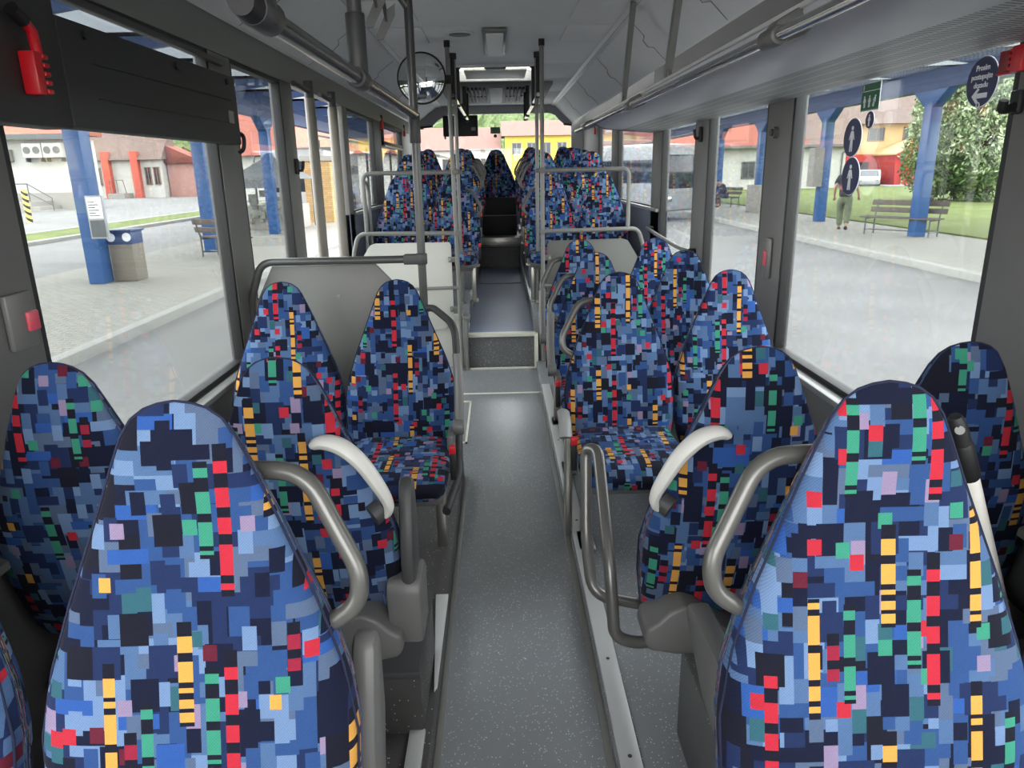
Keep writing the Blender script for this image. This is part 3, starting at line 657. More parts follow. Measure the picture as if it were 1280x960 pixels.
# poles and cross rails at the step
for s, nm in ((1, 'rack side'), (-1, 'door side')):
    g = 'grab poles beside the raised aisle'
    x = .342 if s > 0 else -.325
    z0 = PU if s > 0 else .30
    pole_thing('grab_pole', f'slim grey pole at the step edge on the {nm}', x, 5.75, 0 if s > 0 else 0, CZ, M['polel'], .0165, group=g, lean=0 if s > 0 else -.025)
    pole_thing('grab_pole', f'slim grey pole behind the step pole on the {nm}', s*.335, 6.35, POD, CZ, M['polel'], .0155, group=g)
    t = thing('guard_rail', f'double grey cross rail over the partition at the step, {nm}', 'guard rail', (s*.7, 5.82, POD), 0, 'guard rails at the step')
    xo = 1.02 if s > 0 else -1.04; xl = 1.135 if s > 0 else -1.14
    m = MB(); m.tube(fil([(s*.335, 6.33, 1.57), (s*.36, 5.86, 1.57), (xo, 5.80, 1.57), (xo, 5.80, 1.13)], .06), .0165, 12) if False else m.tube(fil([(x-s*.05, 5.78, 1.57), (xo, 5.80, 1.57), (xo, 5.80, 1.10)], .06), .0165, 12); obj('upper_rail', m, M['polel'], t)
    m = MB(); m.tube(fil([(x, 5.77, 1.11), (xl-s*.03, 5.80, 1.115), (xl+s*.02, 5.80, .95), (xl+s*.03, 5.80, POD)], .06), .0165, 12); obj('lower_rail', m, M['polel'], t)
    for z in (1.57, 1.11):
        m = MB(); m.tube([(x-s*.0, 5.72, z), (x, 5.80, z)], .024, 12); obj('rail_clamp', m, M['plastic'], t, .003)
    t = thing('partition_screen', ('dull grey laminate partition in front of the raised seats, behind three seat tops' if s > 0 else 'pale laminate partition at the step beside the door, with a lower bar across it'), 'partition', (s*.7, 5.83, 0))
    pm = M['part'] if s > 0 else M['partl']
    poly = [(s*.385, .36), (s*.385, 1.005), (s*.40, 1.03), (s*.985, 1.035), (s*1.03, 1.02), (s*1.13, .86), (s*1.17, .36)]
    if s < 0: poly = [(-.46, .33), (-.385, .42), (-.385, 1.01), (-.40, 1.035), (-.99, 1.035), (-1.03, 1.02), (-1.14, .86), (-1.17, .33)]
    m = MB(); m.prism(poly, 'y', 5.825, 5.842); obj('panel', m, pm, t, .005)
    for z in (.90, .50):
        m = MB(); m.box(min(x, s*.41), max(x, s*.41), 5.79, 5.825, z-.02, z+.02); cl = obj('panel_clip', m, M['polel'], t, .004)
        m = MB(); m.tube([(s*.40, 5.775, z), (s*.40, 5.82, z)], .011, 12); obj('screw_cap', m, M['steel'], t)
    m = MB(); m.tube([(x, 5.74, .685), (s*1.15, 5.79, .665)], .013, 10); obj('lower_bar', m, M['polel'], t)
# post box under the step pole on the door side
m = MB(); m.box(-.30, -.27, 5.72, 5.9, 0, .44); m.box(-.31, -.25, 5.70, 5.80, .43, .46)
tag(obj('step_end_box', m, M['polel'], None, .006), 'pale upright end box at the step foot below the door-side pole', 'end box')
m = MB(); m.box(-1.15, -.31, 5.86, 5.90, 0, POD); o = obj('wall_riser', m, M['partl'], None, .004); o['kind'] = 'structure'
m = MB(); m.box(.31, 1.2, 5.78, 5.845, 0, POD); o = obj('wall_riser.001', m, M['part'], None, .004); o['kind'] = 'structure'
# twin overhead tubes with dark hangers along the raised aisle
for s, nm in ((1, 'rack side'), (-1, 'door side')):
    t = thing('ceiling_grab_rail', f'bright steel rail hung on dark ceiling posts over the raised aisle, {nm}', 'grab rail', (s*.345, 7.7, 2.16), 0, 'ceiling rails over the raised aisle')
    m = MB(); m.tube([(s*.345, 6.3, 2.165), (s*.345, 9.2, 2.165)], .0165, 12); r_ = obj('rail_tube', m, M['chrome'], t)
    for y in (6.35, 7.05, 8.45, 9.1):
        m = MB(); m.tube([(s*.345, y, 2.14), (s*.345, y, CZ-.01)], .021, 10); m.cyl((s*.345, y, CZ-.03), .032, .03); obj('hanger', m, M['black'], t)
# round convex mirror on the door-side pole
t = thing('convex_mirror', 'round convex mirror clamped to the door-side pole under the ceiling', 'mirror', (-.53, 5.66, 2.22))
m = MB(); R_ = .17; loops = []
for k in range(9):
    a = k/8; r = R_*math.sin(a*pi/2*.999); loops.append([(-.535 + r*cos(q), 5.64 - .05*math.cos(a*pi/2), 2.225 + r*sin(q)) for q in [2*pi*j/40 for j in range(40)]])
loops = [[(p[0]+.0001*(j % 2), p[1], p[2]) for j, p in enumerate(l)] for l in loops]
m.ring(loops[1:], True); obj('mirror_glass', m, M.setdefault('mirror', plain('mirror', (225, 228, 230), .03, 1.0, var=0)), t)
m = MB(); m.tube([(-.535 + .172*cos(q), 5.64, 2.225 + .172*sin(q)) for q in [2*pi*j/40 for j in range(40)]], .007, 8, closed=True); m.tube([(-.535, 5.645, 2.225), (-.535, 5.665, 2.225)], .165, 30); obj('rim', m, M['black'], t)
m = MB(); m.tube([(-.43, 5.67, 2.225), (-.35, 5.74, 2.225)], .018, 10); m.cyl((-.347, 5.75, 2.195), .026, .06); obj('mount_arm', m, M['black'], t)

# ================================================================== luggage rack
t = thing('luggage_rack', 'long grey luggage rack with perforated underside along the window wall', 'luggage rack', (1.0, 3, 1.86))
m = MB(); m.prism([(RX, 1.845), (1.0, 1.868), (1.0, 1.882), (RX, 1.86)], 'y', YN, 6.18); obj('perforated_panel', m, M['slots'], t)
m = MB()
prof = [(1.002, 1.868), (.93, 1.872), (.87, 1.88), (.825, 1.893), (.795, 1.912), (.778, 1.94), (.778, 1.955), (.79, 1.955), (.80, 1.925), (.83, 1.906), (.87, 1.894), (.93, 1.886), (1.002, 1.882)]
m.prism(prof, 'y', YN, 6.05); obj('front_shell', m, M['rack'], t, 0, angle=60)
m = MB(); m.prism([(.77, 1.948), (.80, 1.948), (.803, 1.958), (.79, 1.965), (.766, 1.961)], 'y', YN, 7.0); obj('top_rail', m, M['alu'], t, .003)
m = MB(); m.prism(fil([(RX, 1.845, 0), (1.0, 1.865, 0), (.83, 1.885, 0), (.775, 1.95, 0)], .06) and [(RX, 1.845), (1.0, 1.866), (.87, 1.879), (.795, 1.91), (.778, 1.95), (.90, 1.96), (1.1, 2.03), (1.15, 2.15), (RX, 2.15)], 'y', 6.05, 6.19); obj('end_cap', m, M['header'], t, .02)
for y in (3.5, 4.72):
    m = MB(); m.beam((.80, y+.1, 1.975), (.80, y-.16, CZ+.0), .03, .045, (0, 1, 0)); m.prism([(y+.04, 1.965), (y+.16, 1.965), (y+.11, 2.02), (y+.07, 2.02)], 'x', .79, .81); obj('hanger_strap', m, M['polel'], t, .003)
m = MB(); m.prism([(5.35, 1.97), (6.1, 1.97), (6.1, 2.0), (5.9, 2.16), (5.5, 2.16)], 'x', 1.16, 1.20); obj('end_panel', m, M['dark'], t, .01)
t = thing('rack_grab_rail', 'shiny steel tube carried in grey brackets under the luggage rack edge', 'grab rail', (.72, 3, 1.88))
m = MB(); m.tube([(.72, YN, 1.878), (.72, 6.9, 1.905)], .0165, 14); obj('rail_tube', m, M['chrome'], t)
for y in (2.03, 4.14, 6.16):
    z = 1.884 + .0033*(y-1)
    m = MB(); m.tube([(.72, y-.055, z), (.72, y+.055, z)], .025, 16); m.prism([(.70, z+.0), (.715, z+.035), (.79, 1.965), (.82, 1.915), (.79, z+.0), (.72, z-.025)], 'y', y-.04, y+.03); obj('bracket', m, M['plastic'], t, .008)
# ================================================================== ceiling fittings
t = thing('ceiling_lamp', 'small rectangular opal lamp fixed in the middle of the ceiling', 'ceiling lamp', (0, 5.7, CZ))
m = MB(); m.box(-.085, .085, 5.26, 6.32, CZ-.028, CZ); obj('housing', m, M['polel'], t, .012)
m = MB(); m.box(-.06, .06, 5.32, 6.27, CZ-.04, CZ-.02); obj('diffuser', m, M['white'], t, .01)
t = thing('ceiling_speaker', 'flat round grille in the ceiling beside the rectangular lamp', 'speaker', (-.22, 5.5, CZ))
m = MB(); m.cyl((-.24, 5.45, CZ-.012), .10, .014, n=28); obj('rim', m, M['ceil'], t, .004)
m = MB(); m.cyl((-.24, 5.45, CZ-.016), .075, .006, n=24); obj('grille', m, M['header'], t, .002)
t = thing('roof_hatch', 'bright translucent roof hatch in a grey frame above the raised aisle', 'roof hatch', (0, 7.57, CZ))
m = MB()
for a, b, c, d in ((-HX-.04, -HX+.02, HA-.04, HB+.04), (HX-.02, HX+.04, HA-.04, HB+.04), (-HX, HX, HA-.04, HA+.02), (-HX, HX, HB-.02, HB+.04)): m.box(a, b, c, d, CZ-.02, CZ+.11)
obj('frame', m, M['ceil'], t, .006)
m = MB(); m.box(-HX+.02, HX-.02, HA+.02, HB-.02, CZ+.08, CZ+.09); obj('opal_pane', m, M['opal'], t)
m = MB(); m.box(-.30, .30, HA+.30, HB-.10, CZ-.008, CZ+.012); obj('shade_panel', m, M['partl'], t, .006)
m = MB(); m.prism([(-.10, HA+.0), (.10, HA+.0), (.08, HA+.16), (-.08, HA+.16)], 'z', CZ-.03, CZ+.0); obj('handle', m, M['part'], t, .006)
t = thing('air_duct_housing', 'grey ceiling air housing with two slotted grilles and a small lamp', 'air vent', (0, 9.3, CZ))
m = MB(); m.prism([(8.3, CZ-.002), (8.4, CZ-.03), (10.3, CZ-.05), (10.5, CZ-.002)], 'x', -.62, .62); obj('housing', m, M['header'], t, .01)
for s in (-1, 1):
    m = MB()
    for k in range(5):
        for j in range(2): m.box(s*.22+k*.045-.10, s*.22+k*.045-.078, 8.55+j*.8, 9.25+j*.8, CZ-.056, CZ-.03)
    obj('grille', m, M['black'], t)
m = MB(); m.box(-.075, .075, 8.6, 10.1, CZ-.066, CZ-.03); obj('lamp_cover', m, M['white'], t, .008)
t = thing('hanging_monitor', 'black monitor hung before the rear window, seen from behind', 'monitor', (-.51, 10.85, 2.05))
m = MB(); m.box(-.76, -.265, 10.84, 10.90, 2.055, 2.335); obj('case', m, M['black'], t, .008)
m = MB(); m.box(-.36, -.30, 10.832, 10.842, 2.13, 2.175); obj('label_plate', m, M['polel'], t)
m = MB(); m.box(-.55, -.47, 10.86, 10.89, 2.33, CZ); obj('bracket', m, M['black'], t)
m = MB(); m.tube([(-.735, 10.86, 2.06), (-.735, 10.86, 2.02)], .012, 8); obj('cable_end', m, M['black'], t)

# ================================================================== wall fittings
t = thing('display_case', 'wide dark destination display case hung across the top of the side window', 'display case', (LX+.05, 2.75, 1.71))
m = MB(); m.box(LX+.004, LX+.075, 2.10, 3.43, 1.705, 1.985); obj('cover', m, M['blackp'], t, .006)
for z in (1.885, 1.79):
    m = MB(); m.tube([(LX+.075, 2.25, z), (LX+.075, 3.35, z)], .003, 6); obj('crease', m, M['seam'], t)
for y, z in ((2.22, 1.955), (2.82, 1.955), (3.32, 1.955)):
    m = MB(); m.tube([(LX+.072, y, z), (LX+.084, y, z)], .012, 12); obj('turn_knob', m, M['black'], t)
m = MB(); m.box(LX+.074, LX+.078, 3.30, 3.36, 1.79, 1.84); obj('type_plate', m, M['polel'], t)
m = MB(); m.tube(smoothpath([(LX+.06, 3.43, 1.76), (LX+.075, 3.46, 1.74), (LX+.07, 3.46, 1.69), (LX+.05, 3.45, 1.67)], 4), .009, 8); obj('catch', m, M['black'], t)
m = MB(); m.beam((LX+.02, 1.92, 2.06), (LX+.02, 3.46, 2.045), .03, .022); tag(obj('curtain_bar', m, M['dark'], None, .003), 'thin dark bar across the window above the display case', 'bar')
m = MB(); m.box(LX-.01, LX+.072, 1.30, 2.10, 1.70, 2.24); o = obj('wall_left_cover', m, M['blackp'], None, .008); o['kind'] = 'structure'
# emergency hammers
def hammer(x, y, z, s, label, grp, small=False):
    t = thing('emergency_hammer', label, 'emergency hammer', (x, y, z), 0, grp)
    d = 1 if s < 0 else -1   # direction into the bus
    k = .7 if small else 1
    m = MB(); a, b = sorted((x, x+d*.04*k)); m.box(a, b, y-.024*k, y+.008*k, z-.055*k, z+.045*k); c = obj('holder', m, M['red'], t, .005)
    m = MB()
    for i in range(5): m.cbox((x+d*.03*k, y+.018*k, z-.045*k+i*.020*k), (.028*k, .022*k, .011*k))
    m.box(x, x+d*.012*k, y, y+.028*k, z-.055*k, z+.045*k) if d > 0 else m.box(x+d*.012*k, x, y, y+.028*k, z-.055*k, z+.045*k)
    obj('grip', m, M['red'], t, .003)
    m = MB(); m.tube([(x+d*.025*k, y+.018*k, z+.03*k), (x+d*.025*k, y+.012*k, z+.09*k), (x+d*.025*k, y-.02*k, z+.115*k)], .013*k, 10); obj('shaft', m, M['red'], t)
    m = MB(); m.tube([(x+d*.025*k, y-.015*k, z+.11*k), (x+d*.025*k, y-.055*k, z+.13*k)], .017*k, 10); obj('head', m, M['black'], t)
    return t
hammer(LX+.072, 1.93, 1.825, -1, 'red emergency hammer in its holder beside the dark display case', 'emergency hammers')
hammer(LX+.012, 7.98, 2.05, -1, 'red emergency hammer beside the small tilting window far along the door side', 'emergency hammers', True)
hammer(LX+.012, 9.86, 2.06, -1, 'red emergency hammer near the rear corner post on the door side', 'emergency hammers', True)
hammer(RX-.012, 9.62, 2.03, 1, 'red emergency hammer near the rear corner post beyond the luggage rack', 'emergency hammers', True)
t = thing('emergency_hammer', 'red hammer holder with white gap below the rack beside the round arrow sticker', 'emergency hammer', (RX-.03, 1.86, 1.79), 0, 'emergency hammers')
m = MB(); m.box(RX-.016, RX-.004, 1.885, 1.925, 1.780, 1.832); obj('holder', m, plain('dark_red', (130, 12, 22), .45), t, .004)
m = MB(); m.box(RX-.03, RX-.004, 1.82, 1.86, 1.775, 1.835); m.box(RX-.018, RX-.004, 1.855, 1.926, 1.775, 1.781)
for i in range(4): m.cbox((RX-.02, 1.864, 1.786+i*.0135), (.02, .014, .007))
obj('grip', m, M['red'], t, .003)
m = MB(); m.box(RX-.010, RX-.005, 1.863, 1.887, 1.782, 1.833); obj('tag_strip', m, M['white'], t)
t = thing('coat_hook', 'black coat hook on the pillar below the red hammer holder', 'hook', (RX-.02, 1.80, 1.72))
m = MB(); m.box(RX-.018, RX-.0, 1.825, 1.86, 1.68, 1.735); obj('plate', m, M['black'], t, .006)
m = MB(); m.tube(smoothpath([(RX-.01, 1.84, 1.70), (RX-.05, 1.83, 1.69), (RX-.055, 1.82, 1.71)], 4), .011, 10); obj('hook_arm', m, M['black'], t)
for k, (x, y, z, lb) in enumerate(((RX-.012, 4.68, 1.765, 'black coat hook on the middle pillar below the rack end'), (LX+.012, 4.56, 1.62, 'black coat hook on the pillar next to the open door'))):
    t = thing('coat_hook', lb, 'hook', (x, y, z)); s = -1 if x > 0 else 1
    m = MB(); m.cbox((x, y, z), (.02, .03, .09)); obj('plate', m, M['black'], t, .004)
    m = MB(); m.tube(smoothpath([(x, y, z-.02), (x+s*.03, y, z-.02), (x+s*.04, y, z+.03)], 4), .009, 8); obj('hook_arm', m, M['black'], t)
t = thing('stop_button', 'small unit with a pinkish red button on the grey pillar beside the big side window', 'stop button', (LX+.01, 1.83, 1.2))
m = MB(); m.box(LX, LX+.016, 1.76, 1.86, 1.16, 1.30); obj('plate', m, M['plastic'], t, .005)
m = MB(); m.box(LX+.014, LX+.024, 1.82, 1.865, 1.20, 1.25); obj('button', m, M['redp'], t, .004)
t = thing('stop_button', 'small unit with a red button on the pillar between two side windows under the rack', 'stop button', (RX-.01, 3.4, 1.2))
m = MB(); m.box(RX-.018, RX, 3.36, 3.44, 1.06, 1.25); obj('plate', m, M['plastic'], t, .01)
m = MB(); m.box(RX-.026, RX-.015, 3.385, 3.415, 1.12, 1.19); obj('button', m, M['redp'], t, .004)
t = thing('valve_knob', 'small dark round knob on the pillar top between two side windows', 'knob', (RX-.01, 3.43, 1.71))
m = MB(); m.tube([(RX, 3.43, 1.715), (RX-.02, 3.43, 1.715)], .026, 18); obj('rim', m, M['part'], t)
m = MB(); m.tube([(RX-.018, 3.43, 1.715), (RX-.03, 3.43, 1.715)], .016, 16); obj('cap', m, M['dark'], t)
t = thing('side_grab_rail', 'short grey rail running along the wall below the side windows near the twin rails', 'grab rail', (RX-.06, 5.3, 1.06))
m = MB(); m.tube(smoothpath([(RX-.005, 6.0, 1.10), (RX-.06, 5.95, 1.10), (RX-.07, 4.95, 1.06), (RX-.03, 4.70, 1.045)], 5), .014, 10); obj('rail_tube', m, M['polel'], t)
m = MB(); m.tube([(RX-.035, 4.72, 1.045), (RX-.001, 4.69, 1.045)], .022, 12); obj('end_mount', m, M['black'], t)
# small tilting window in the far door-side window
t = thing('tilt_window', 'small black framed tilting pane high in the far door-side window', 'vent window', (LX, 8.9, 1.87))
m = MB()
for a, b, c, d in ((8.07, 9.7, 1.86, 1.90), (8.07, 9.7, 2.06, 2.1), (8.07, 8.13, 1.86, 2.1), (9.62, 9.7, 1.86, 2.1)): m.box(LX-.03, LX+.02, a, b, c, d)
obj('frame', m, M['black'], t, .004)
m = MB(); m.box(LX+.01, LX+.03, 8.1, 9.66, 1.845, 1.862); obj('sill_strip', m, M['polel'], t)
# the double door, leaves swung open
for i, (y, lb) in enumerate(((4.76, 'open door leaf with pale frame at the near side of the doorway'), (5.40, 'open door leaf with pale frame at the far side of the doorway'))):
    t = thing('bus_door', lb, 'bus door', (-1.15, y, 0), 0, 'leaves of the open double door')
    dx, dy = -.135, .56; dv = Vector((dx, dy, 0)).normalized(); P0 = Vector((-1.145, y, 0))
    def q(u, z): p = P0 + dv*u; return (p.x, p.y, z)
    m = MB(); m.tube([q(0, -.05), q(0, 2.02)], .030, 12, 1.2); obj('stile', m, M['door'], t)
    m = MB(); m.beam(q(.56, -.05), q(.56, 2.05), .04, .05); m.beam(q(0, -.03), q(.56, -.03), .04, .06); m.beam(q(0, 2.03), q(.56, 2.03), .04, .05); obj('frame', m, M['door'], t, .004)
    m = MB(); m.beam(q(.03, 1.0), q(.54, 1.0), .006, 2.0); obj('pane', m, M['glass'], t, smooth=False)
    m = MB(); m.tube([q(-.0, 2.06), (-1.17, y-.25, 2.08)], .016, 10); m.tube([q(0, 2.0), q(0, 2.12)], .028, 12); obj('pivot_arm', m, M['dark'], t)
t = thing('door_grab_handle', 'hoop shaped steel handle beside the far edge of the doorway', 'handle', (-1.14, 6.3, 1.2))
m = MB(); m.tube(fil([(-1.19, 6.28, .75), (-1.13, 6.28, .80), (-1.13, 6.28, 1.50), (-1.13, 6.52, 1.50), (-1.13, 6.52, .80), (-1.19, 6.52, .75)], .10), .015, 10); obj('tube', m, M['polel'], t)

# ================================================================== stickers on the side window
def flat_shape(m, polys, cy, cz, sc, x0, x1):
    for p in polys: m.prism([(cy - a*sc, cz + b*sc) for a, b in p], 'x', x0, x1)
def circ(cx, cy, r, n=28, ry=None): return [(cx + r*cos(2*pi*k/n), cy + (ry or r)*sin(2*pi*k/n)) for k in range(n)]
XS = RX - .0
def disc(t, name, y, z, r, mat, d=.0, th=.002):
    m = MB(); m.prism([(y + a, z + b) for a, b in circ(0, 0, r, 48)], 'x', XS-d-th, XS-d); return obj(name, m, mat, t)
MAN = [circ(0, .70, .15, 20), [(-.13, .50), (.13, .50), (.21, .42), (.40, -.10), (.33, -.14), (.17, .20), (.15, -.05), (.22, -.95), (.07, -.95), (0, -.22), (-.07, -.95), (-.22, -.95), (-.15, -.05), (-.17, .20), (-.33, -.14), (-.40, -.10), (-.21, .42)]]
for (y, z, r, lb) in ((2.687, 1.661, .064, 'upper of two round blue stickers with a white walking figure on the side window'), (2.671, 1.529, .064, 'lower of two round blue stickers with a white walking figure on the side window'), (2.575, 1.714, .027, 'tiny round blue sticker with a pale figure under the green exit sign')):
    t = thing('pictogram_sticker', lb, 'sticker', (XS, y, z), 0, 'round blue window stickers')
    disc(t, 'backing', y, z, r*1.04, M['sign']); disc(t, 'disc', y, z, r, M['navy'], .002)
    m = MB(); flat_shape(m, MAN, y, z - r*.02, r*.76, XS-.0055, XS-.004); obj('figure', m, M['sign'], t)
def text(s, size, y, z, x, mat, parent, name='lettering'):
    cu = bpy.data.curves.new(name, 'FONT'); cu.body = s; cu.size = size; cu.align_x = 'CENTER'; cu.align_y = 'CENTER'; cu.extrude = .0006; cu.resolution_u = 3; cu.offset = size*.012
    tmp = bpy.data.objects.new('tmp', cu); C.objects.link(tmp); me = bpy.data.meshes.new_from_object(tmp); me.name = name
    bpy.data.objects.remove(tmp); bpy.data.curves.remove(cu)
    R_ = Matrix(((0, 0, -1, 0), (-1, 0, 0, 0), (0, 1, 0, 0), (0, 0, 0, 1)))
    me.transform(wmat(parent).inverted() @ (Matrix.Translation((x, y, z)) @ R_)); me.materials.clear(); me.materials.append(mat)
    return link(name, me, parent)
y, z, r = 1.999, 1.770, .061
t = thing('notice_sticker', 'large round blue sticker with white wording and an arrow beside the red hammer holder', 'sticker', (XS, y, z))
disc(t, 'backing', y, z, r*1.03, M['sign']); disc(t, 'disc', y, z, r, M['navy'], .002)
for s_, dz in (('Prosím', .034), ('postupujte', .013), ('dozadu', -.008)): text(s_, .020, y, z+dz, XS-.0045, M['sign'], t)
m = MB(); flat_shape(m, [[(-.055, 0), (-.015, .035), (-.004, .026), (-.022, .011), (.055, .011), (.055, -.011), (-.022, -.011), (-.004, -.026), (-.015, -.035)]], y, z-.034, .56, XS-.0055, XS-.004); obj('arrow', m, M['sign'], t)
m = MB(); m.tube([(XS-.0045, y + .006*cos(q_), z-.057+.006*sin(q_)) for q_ in [2*pi*j/16 for j in range(16)]], .0016, 6, closed=True); obj('emblem', m, M['sign'], t)
y, z = 2.588, 1.789
t = thing('exit_sticker', 'green rectangular emergency exit sticker with white figures on the side window', 'sticker', (XS, y, z), 0, 'green exit stickers')
m = MB(); m.box(XS-.002, XS, y-.062, y+.062, z-.045, z+.045); obj('backing', m, M['sign'], t)
m = MB(); m.box(XS-.004, XS-.002, y-.059, y+.059, z+.020, z+.042); m.box(XS-.004, XS-.002, y-.059, y+.059, z-.042, z+.017); obj('panel', m, M['green'], t)
m = MB()
for i, (cx, tilt) in enumerate(((-.034, .12), (0, 0), (.034, -.35))):
    pol = [[(a*cos(tilt)-b*sin(tilt), a*sin(tilt)+b*cos(tilt)) for a, b in p] for p in MAN]
    flat_shape(m, pol, y - cx, z-.014, .021, XS-.006, XS-.004)
flat_shape(m, MAN, y+.047, z+.031, .009, XS-.006, XS-.004); obj('figure', m, M['sign'], t)
t = thing('exit_sticker', 'small dark green exit sticker in the middle of the rear window', 'sticker', (-.02, 11.19, 2.17), 0, 'green exit stickers')
m = MB(); m.box(-.09, .05, 11.195, 11.20, 2.10, 2.19); obj('panel', m, M['green'], t)
m = MB()
for cx in (-.065, -.02, .025):
    for p in MAN: m.prism([(cx + a*.022, 2.128 + b*.022) for a, b in p], 'y', 11.19, 11.196)
obj('figure', m, M['part'], t)
m = MB(); m.prism(circ(-.022, 2.068, .024, 20), 'y', 11.19, 11.2); t2 = tag(obj('camera_dome', m, M['black'], None), 'little black round disc on the rear window under the green sticker', 'disc')
# broom handle standing behind the closest seat on the rack side
t = thing('broom', 'white broom handle with black hanging cap leaning behind the closest seat', 'broom', (1.0, 1.22, .3))
a, b = Vector((.738, 1.10, 1.172)), Vector((1.11, 1.22, .36)); d = (b-a).normalized()
m = MB(); m.tube([a + d*.10, b], .0155, 16); obj('handle', m, M['wood'], t)
m = MB(); m.tube([a + d*.055, a + d*.06, a + d*.125, a + d*.13], [.0165, .0185, .0185, .0165], 16); m.tube([a - d*.0, a + d*.012, a + d*.03, a + d*.06], [.010, .0145, .016, .0165], 14); obj('cap', m, M['black'], t)
m = MB(); n_ = Vector((-.35, -.9, .1)).normalized(); m.tube([a + d*.024 + n_*.0135, a + d*.024 + n_*.0175], .0075, 12); obj('hanging_hole', m, M['polel'], t)
m = MB(); m.cbox((1.1, 1.22, .35), (.26, .05, .05)); obj('broom_head', m, M['dark'], t, .01)

# ================================================================== outside
GZ = -.33; SW = -.19
E = dict(asphalt=patchy('asphalt', (104, 103, 101), (116, 115, 112), .6, .95, (90, 90, 90), 40), pave=bricks('paving', (132, 130, 122), (124, 122, 115), (96, 94, 88), 2.5, .5, .25, ms=.02),
    kerb=plain('kerb_stone', (129, 128, 123), .9, var=.1), grass=patchy('lawn', (78, 88, 44), (100, 108, 60), .8, 1, (60, 74, 34), 30), blue=plain('column_blue', (32, 74, 124), .4, var=.05), blue2=plain('beam_blue', (36, 58, 98), .5),
    wallw=patchy('white_render', (165, 164, 157), (173, 172, 166), .5, .95, (157, 157, 151), 4), tile=bricks('roof_tiles', (124, 70, 58), (134, 82, 68), (98, 54, 46), 3, .35, .45, ms=.03), brown=bricks('weathered_roof', (98, 84, 78), (118, 102, 94), (80, 68, 62), 3, .4, .5, ms=.05),
    ochre=plain('ochre_render', (173, 147, 104), .9), redw=plain('red_render', (157, 45, 36), .85), pil=plain('orange_red_render', (160, 74, 58), .85), yellow=plain('yellow_render', (188, 164, 66), .9), grey=plain('outdoor_grey', (90, 89, 86), .8), dark=plain('window_dark', (37, 41, 45), .25), frame=plain('window_frame', (114, 90, 75), .6),
    pink=patchy('pink_render', (153, 120, 111), (145, 106, 97), .6), sheet=None, roofg=plain('corrugated', (145, 147, 150), .5), steel=plain('outdoor_steel', (83, 86, 87), .5, .5), wood=plain('bench_board', (84, 75, 69), .8, var=.2, scale=20), conc=patchy('washed_concrete', (114, 108, 98), (90, 84, 76), 40, .95, (134, 128, 119), 120),
    bark=plain('bark', (69, 59, 48), .95), busw=plain('coach_white', (140, 142, 144), .3), busg=plain('coach_glass', (33, 37, 45), .12), tyre=plain('tyre', (20, 20, 21), .8), brick=bricks('yellow_brick', (156, 131, 92), (145, 117, 78), (122, 106, 84), 3.2, .8, .25, 'XZ'),
    stone=plain('plinth', (131, 128, 122), .9), cloth=plain('tent_cloth', (106, 108, 109), .8), skin=plain('skin', (150, 114, 92), .6), hair=plain('hair', (44, 33, 27), .8), vest=patchy('vest', (150, 114, 114), (114, 44, 51), 9, .9), shirt=plain('shirt_dark', (34, 34, 39), .9), trs=patchy('camouflage_trousers', (95, 101, 81), (73, 81, 62), 9, .95), shoe=plain('boots', (34, 33, 31), .8), jeans=plain('jeans', (42, 45, 62), .9))
def sheetmat():
    t = NT('translucent_sheet'); a = t.n('BsdfTranslucent'); a.inputs[0].default_value = (.5, .52, .54, 1); b = t.n('BsdfDiffuse'); b.inputs[0].default_value = (.4, .4, .41, 1)
    m = t.n('MixShader'); m.inputs[0].default_value = .4; t.L(a.outputs[0], m.inputs[1]); t.L(b.outputs[0], m.inputs[2]); t.L(m.outputs[0], t.out.inputs[0]); return t.m
E['sheet'] = sheetmat()
def leafmat(name, a, b):
    t = NT(name); oi = t.n('NewGeometry'); nz = t.n('TexNoise'); nz.inputs['Scale'].default_value = 1.6; nz.inputs['Detail'].default_value = 6; t.L(oi.outputs['Position'], nz.inputs['Vector'])
    c = t.ramp(nz.outputs[0], [(.36, lin(*a)), (.64, lin(*b))], False).outputs[0]; t.bsdf(c, .8, 0, .2); return t.m
E['leaf'] = leafmat('willow_leaves', (106, 124, 88), (156, 168, 134)); E['leaf2'] = leafmat('bush_leaves', (48, 78, 31), (92, 114, 58)); E['leaf3'] = leafmat('hill_woods', (56, 72, 42), (92, 104, 66))
m = MB(); m.box(-160, 160, -40, 260, GZ-.4, GZ); struct('ground_road', m, E['asphalt'], smooth=False)
m = MB(); m.box(8.05, 11.6, -6, 90, GZ-.2, SW-.02); struct('ground_pavement', m, E['pave'], smooth=False)
m = MB(); m.box(7.85, 8.05, -6, 90, GZ-.2, SW-.01); struct('kerb', m, E['kerb'], .02)
m = MB(); m.box(11.6, 120, -6, 75, GZ-.2, SW+.02); o = struct('ground_lawn', m, E['grass'], smooth=False); 
m = MB(); m.box(-8.75, -4.72, -6, 60, GZ-.2, SW-.02); struct('ground_pavement.001', m, E['pave'], smooth=False)
m = MB(); m.box(-4.72, -4.55, -6, 60, GZ-.2, SW-.015); struct('kerb.001', m, E['kerb'], .02)
m = MB(); m.prism([(-16.4, -6), (-14.3, -6), (-14.3, 60), (-16.4, 60)], 'z', GZ-.1, GZ+.10); o = struct('ground_grass_strip', m, E['grass'], smooth=False)
m = MB(); m.box(-14.3, -14.05, -6, 60, GZ-.1, GZ+.12); m.box(-16.65, -16.4, -6, 60, GZ-.1, GZ+.12); struct('kerb.002', m, E['kerb'], .02)
# ---- canopy posts of the two platforms

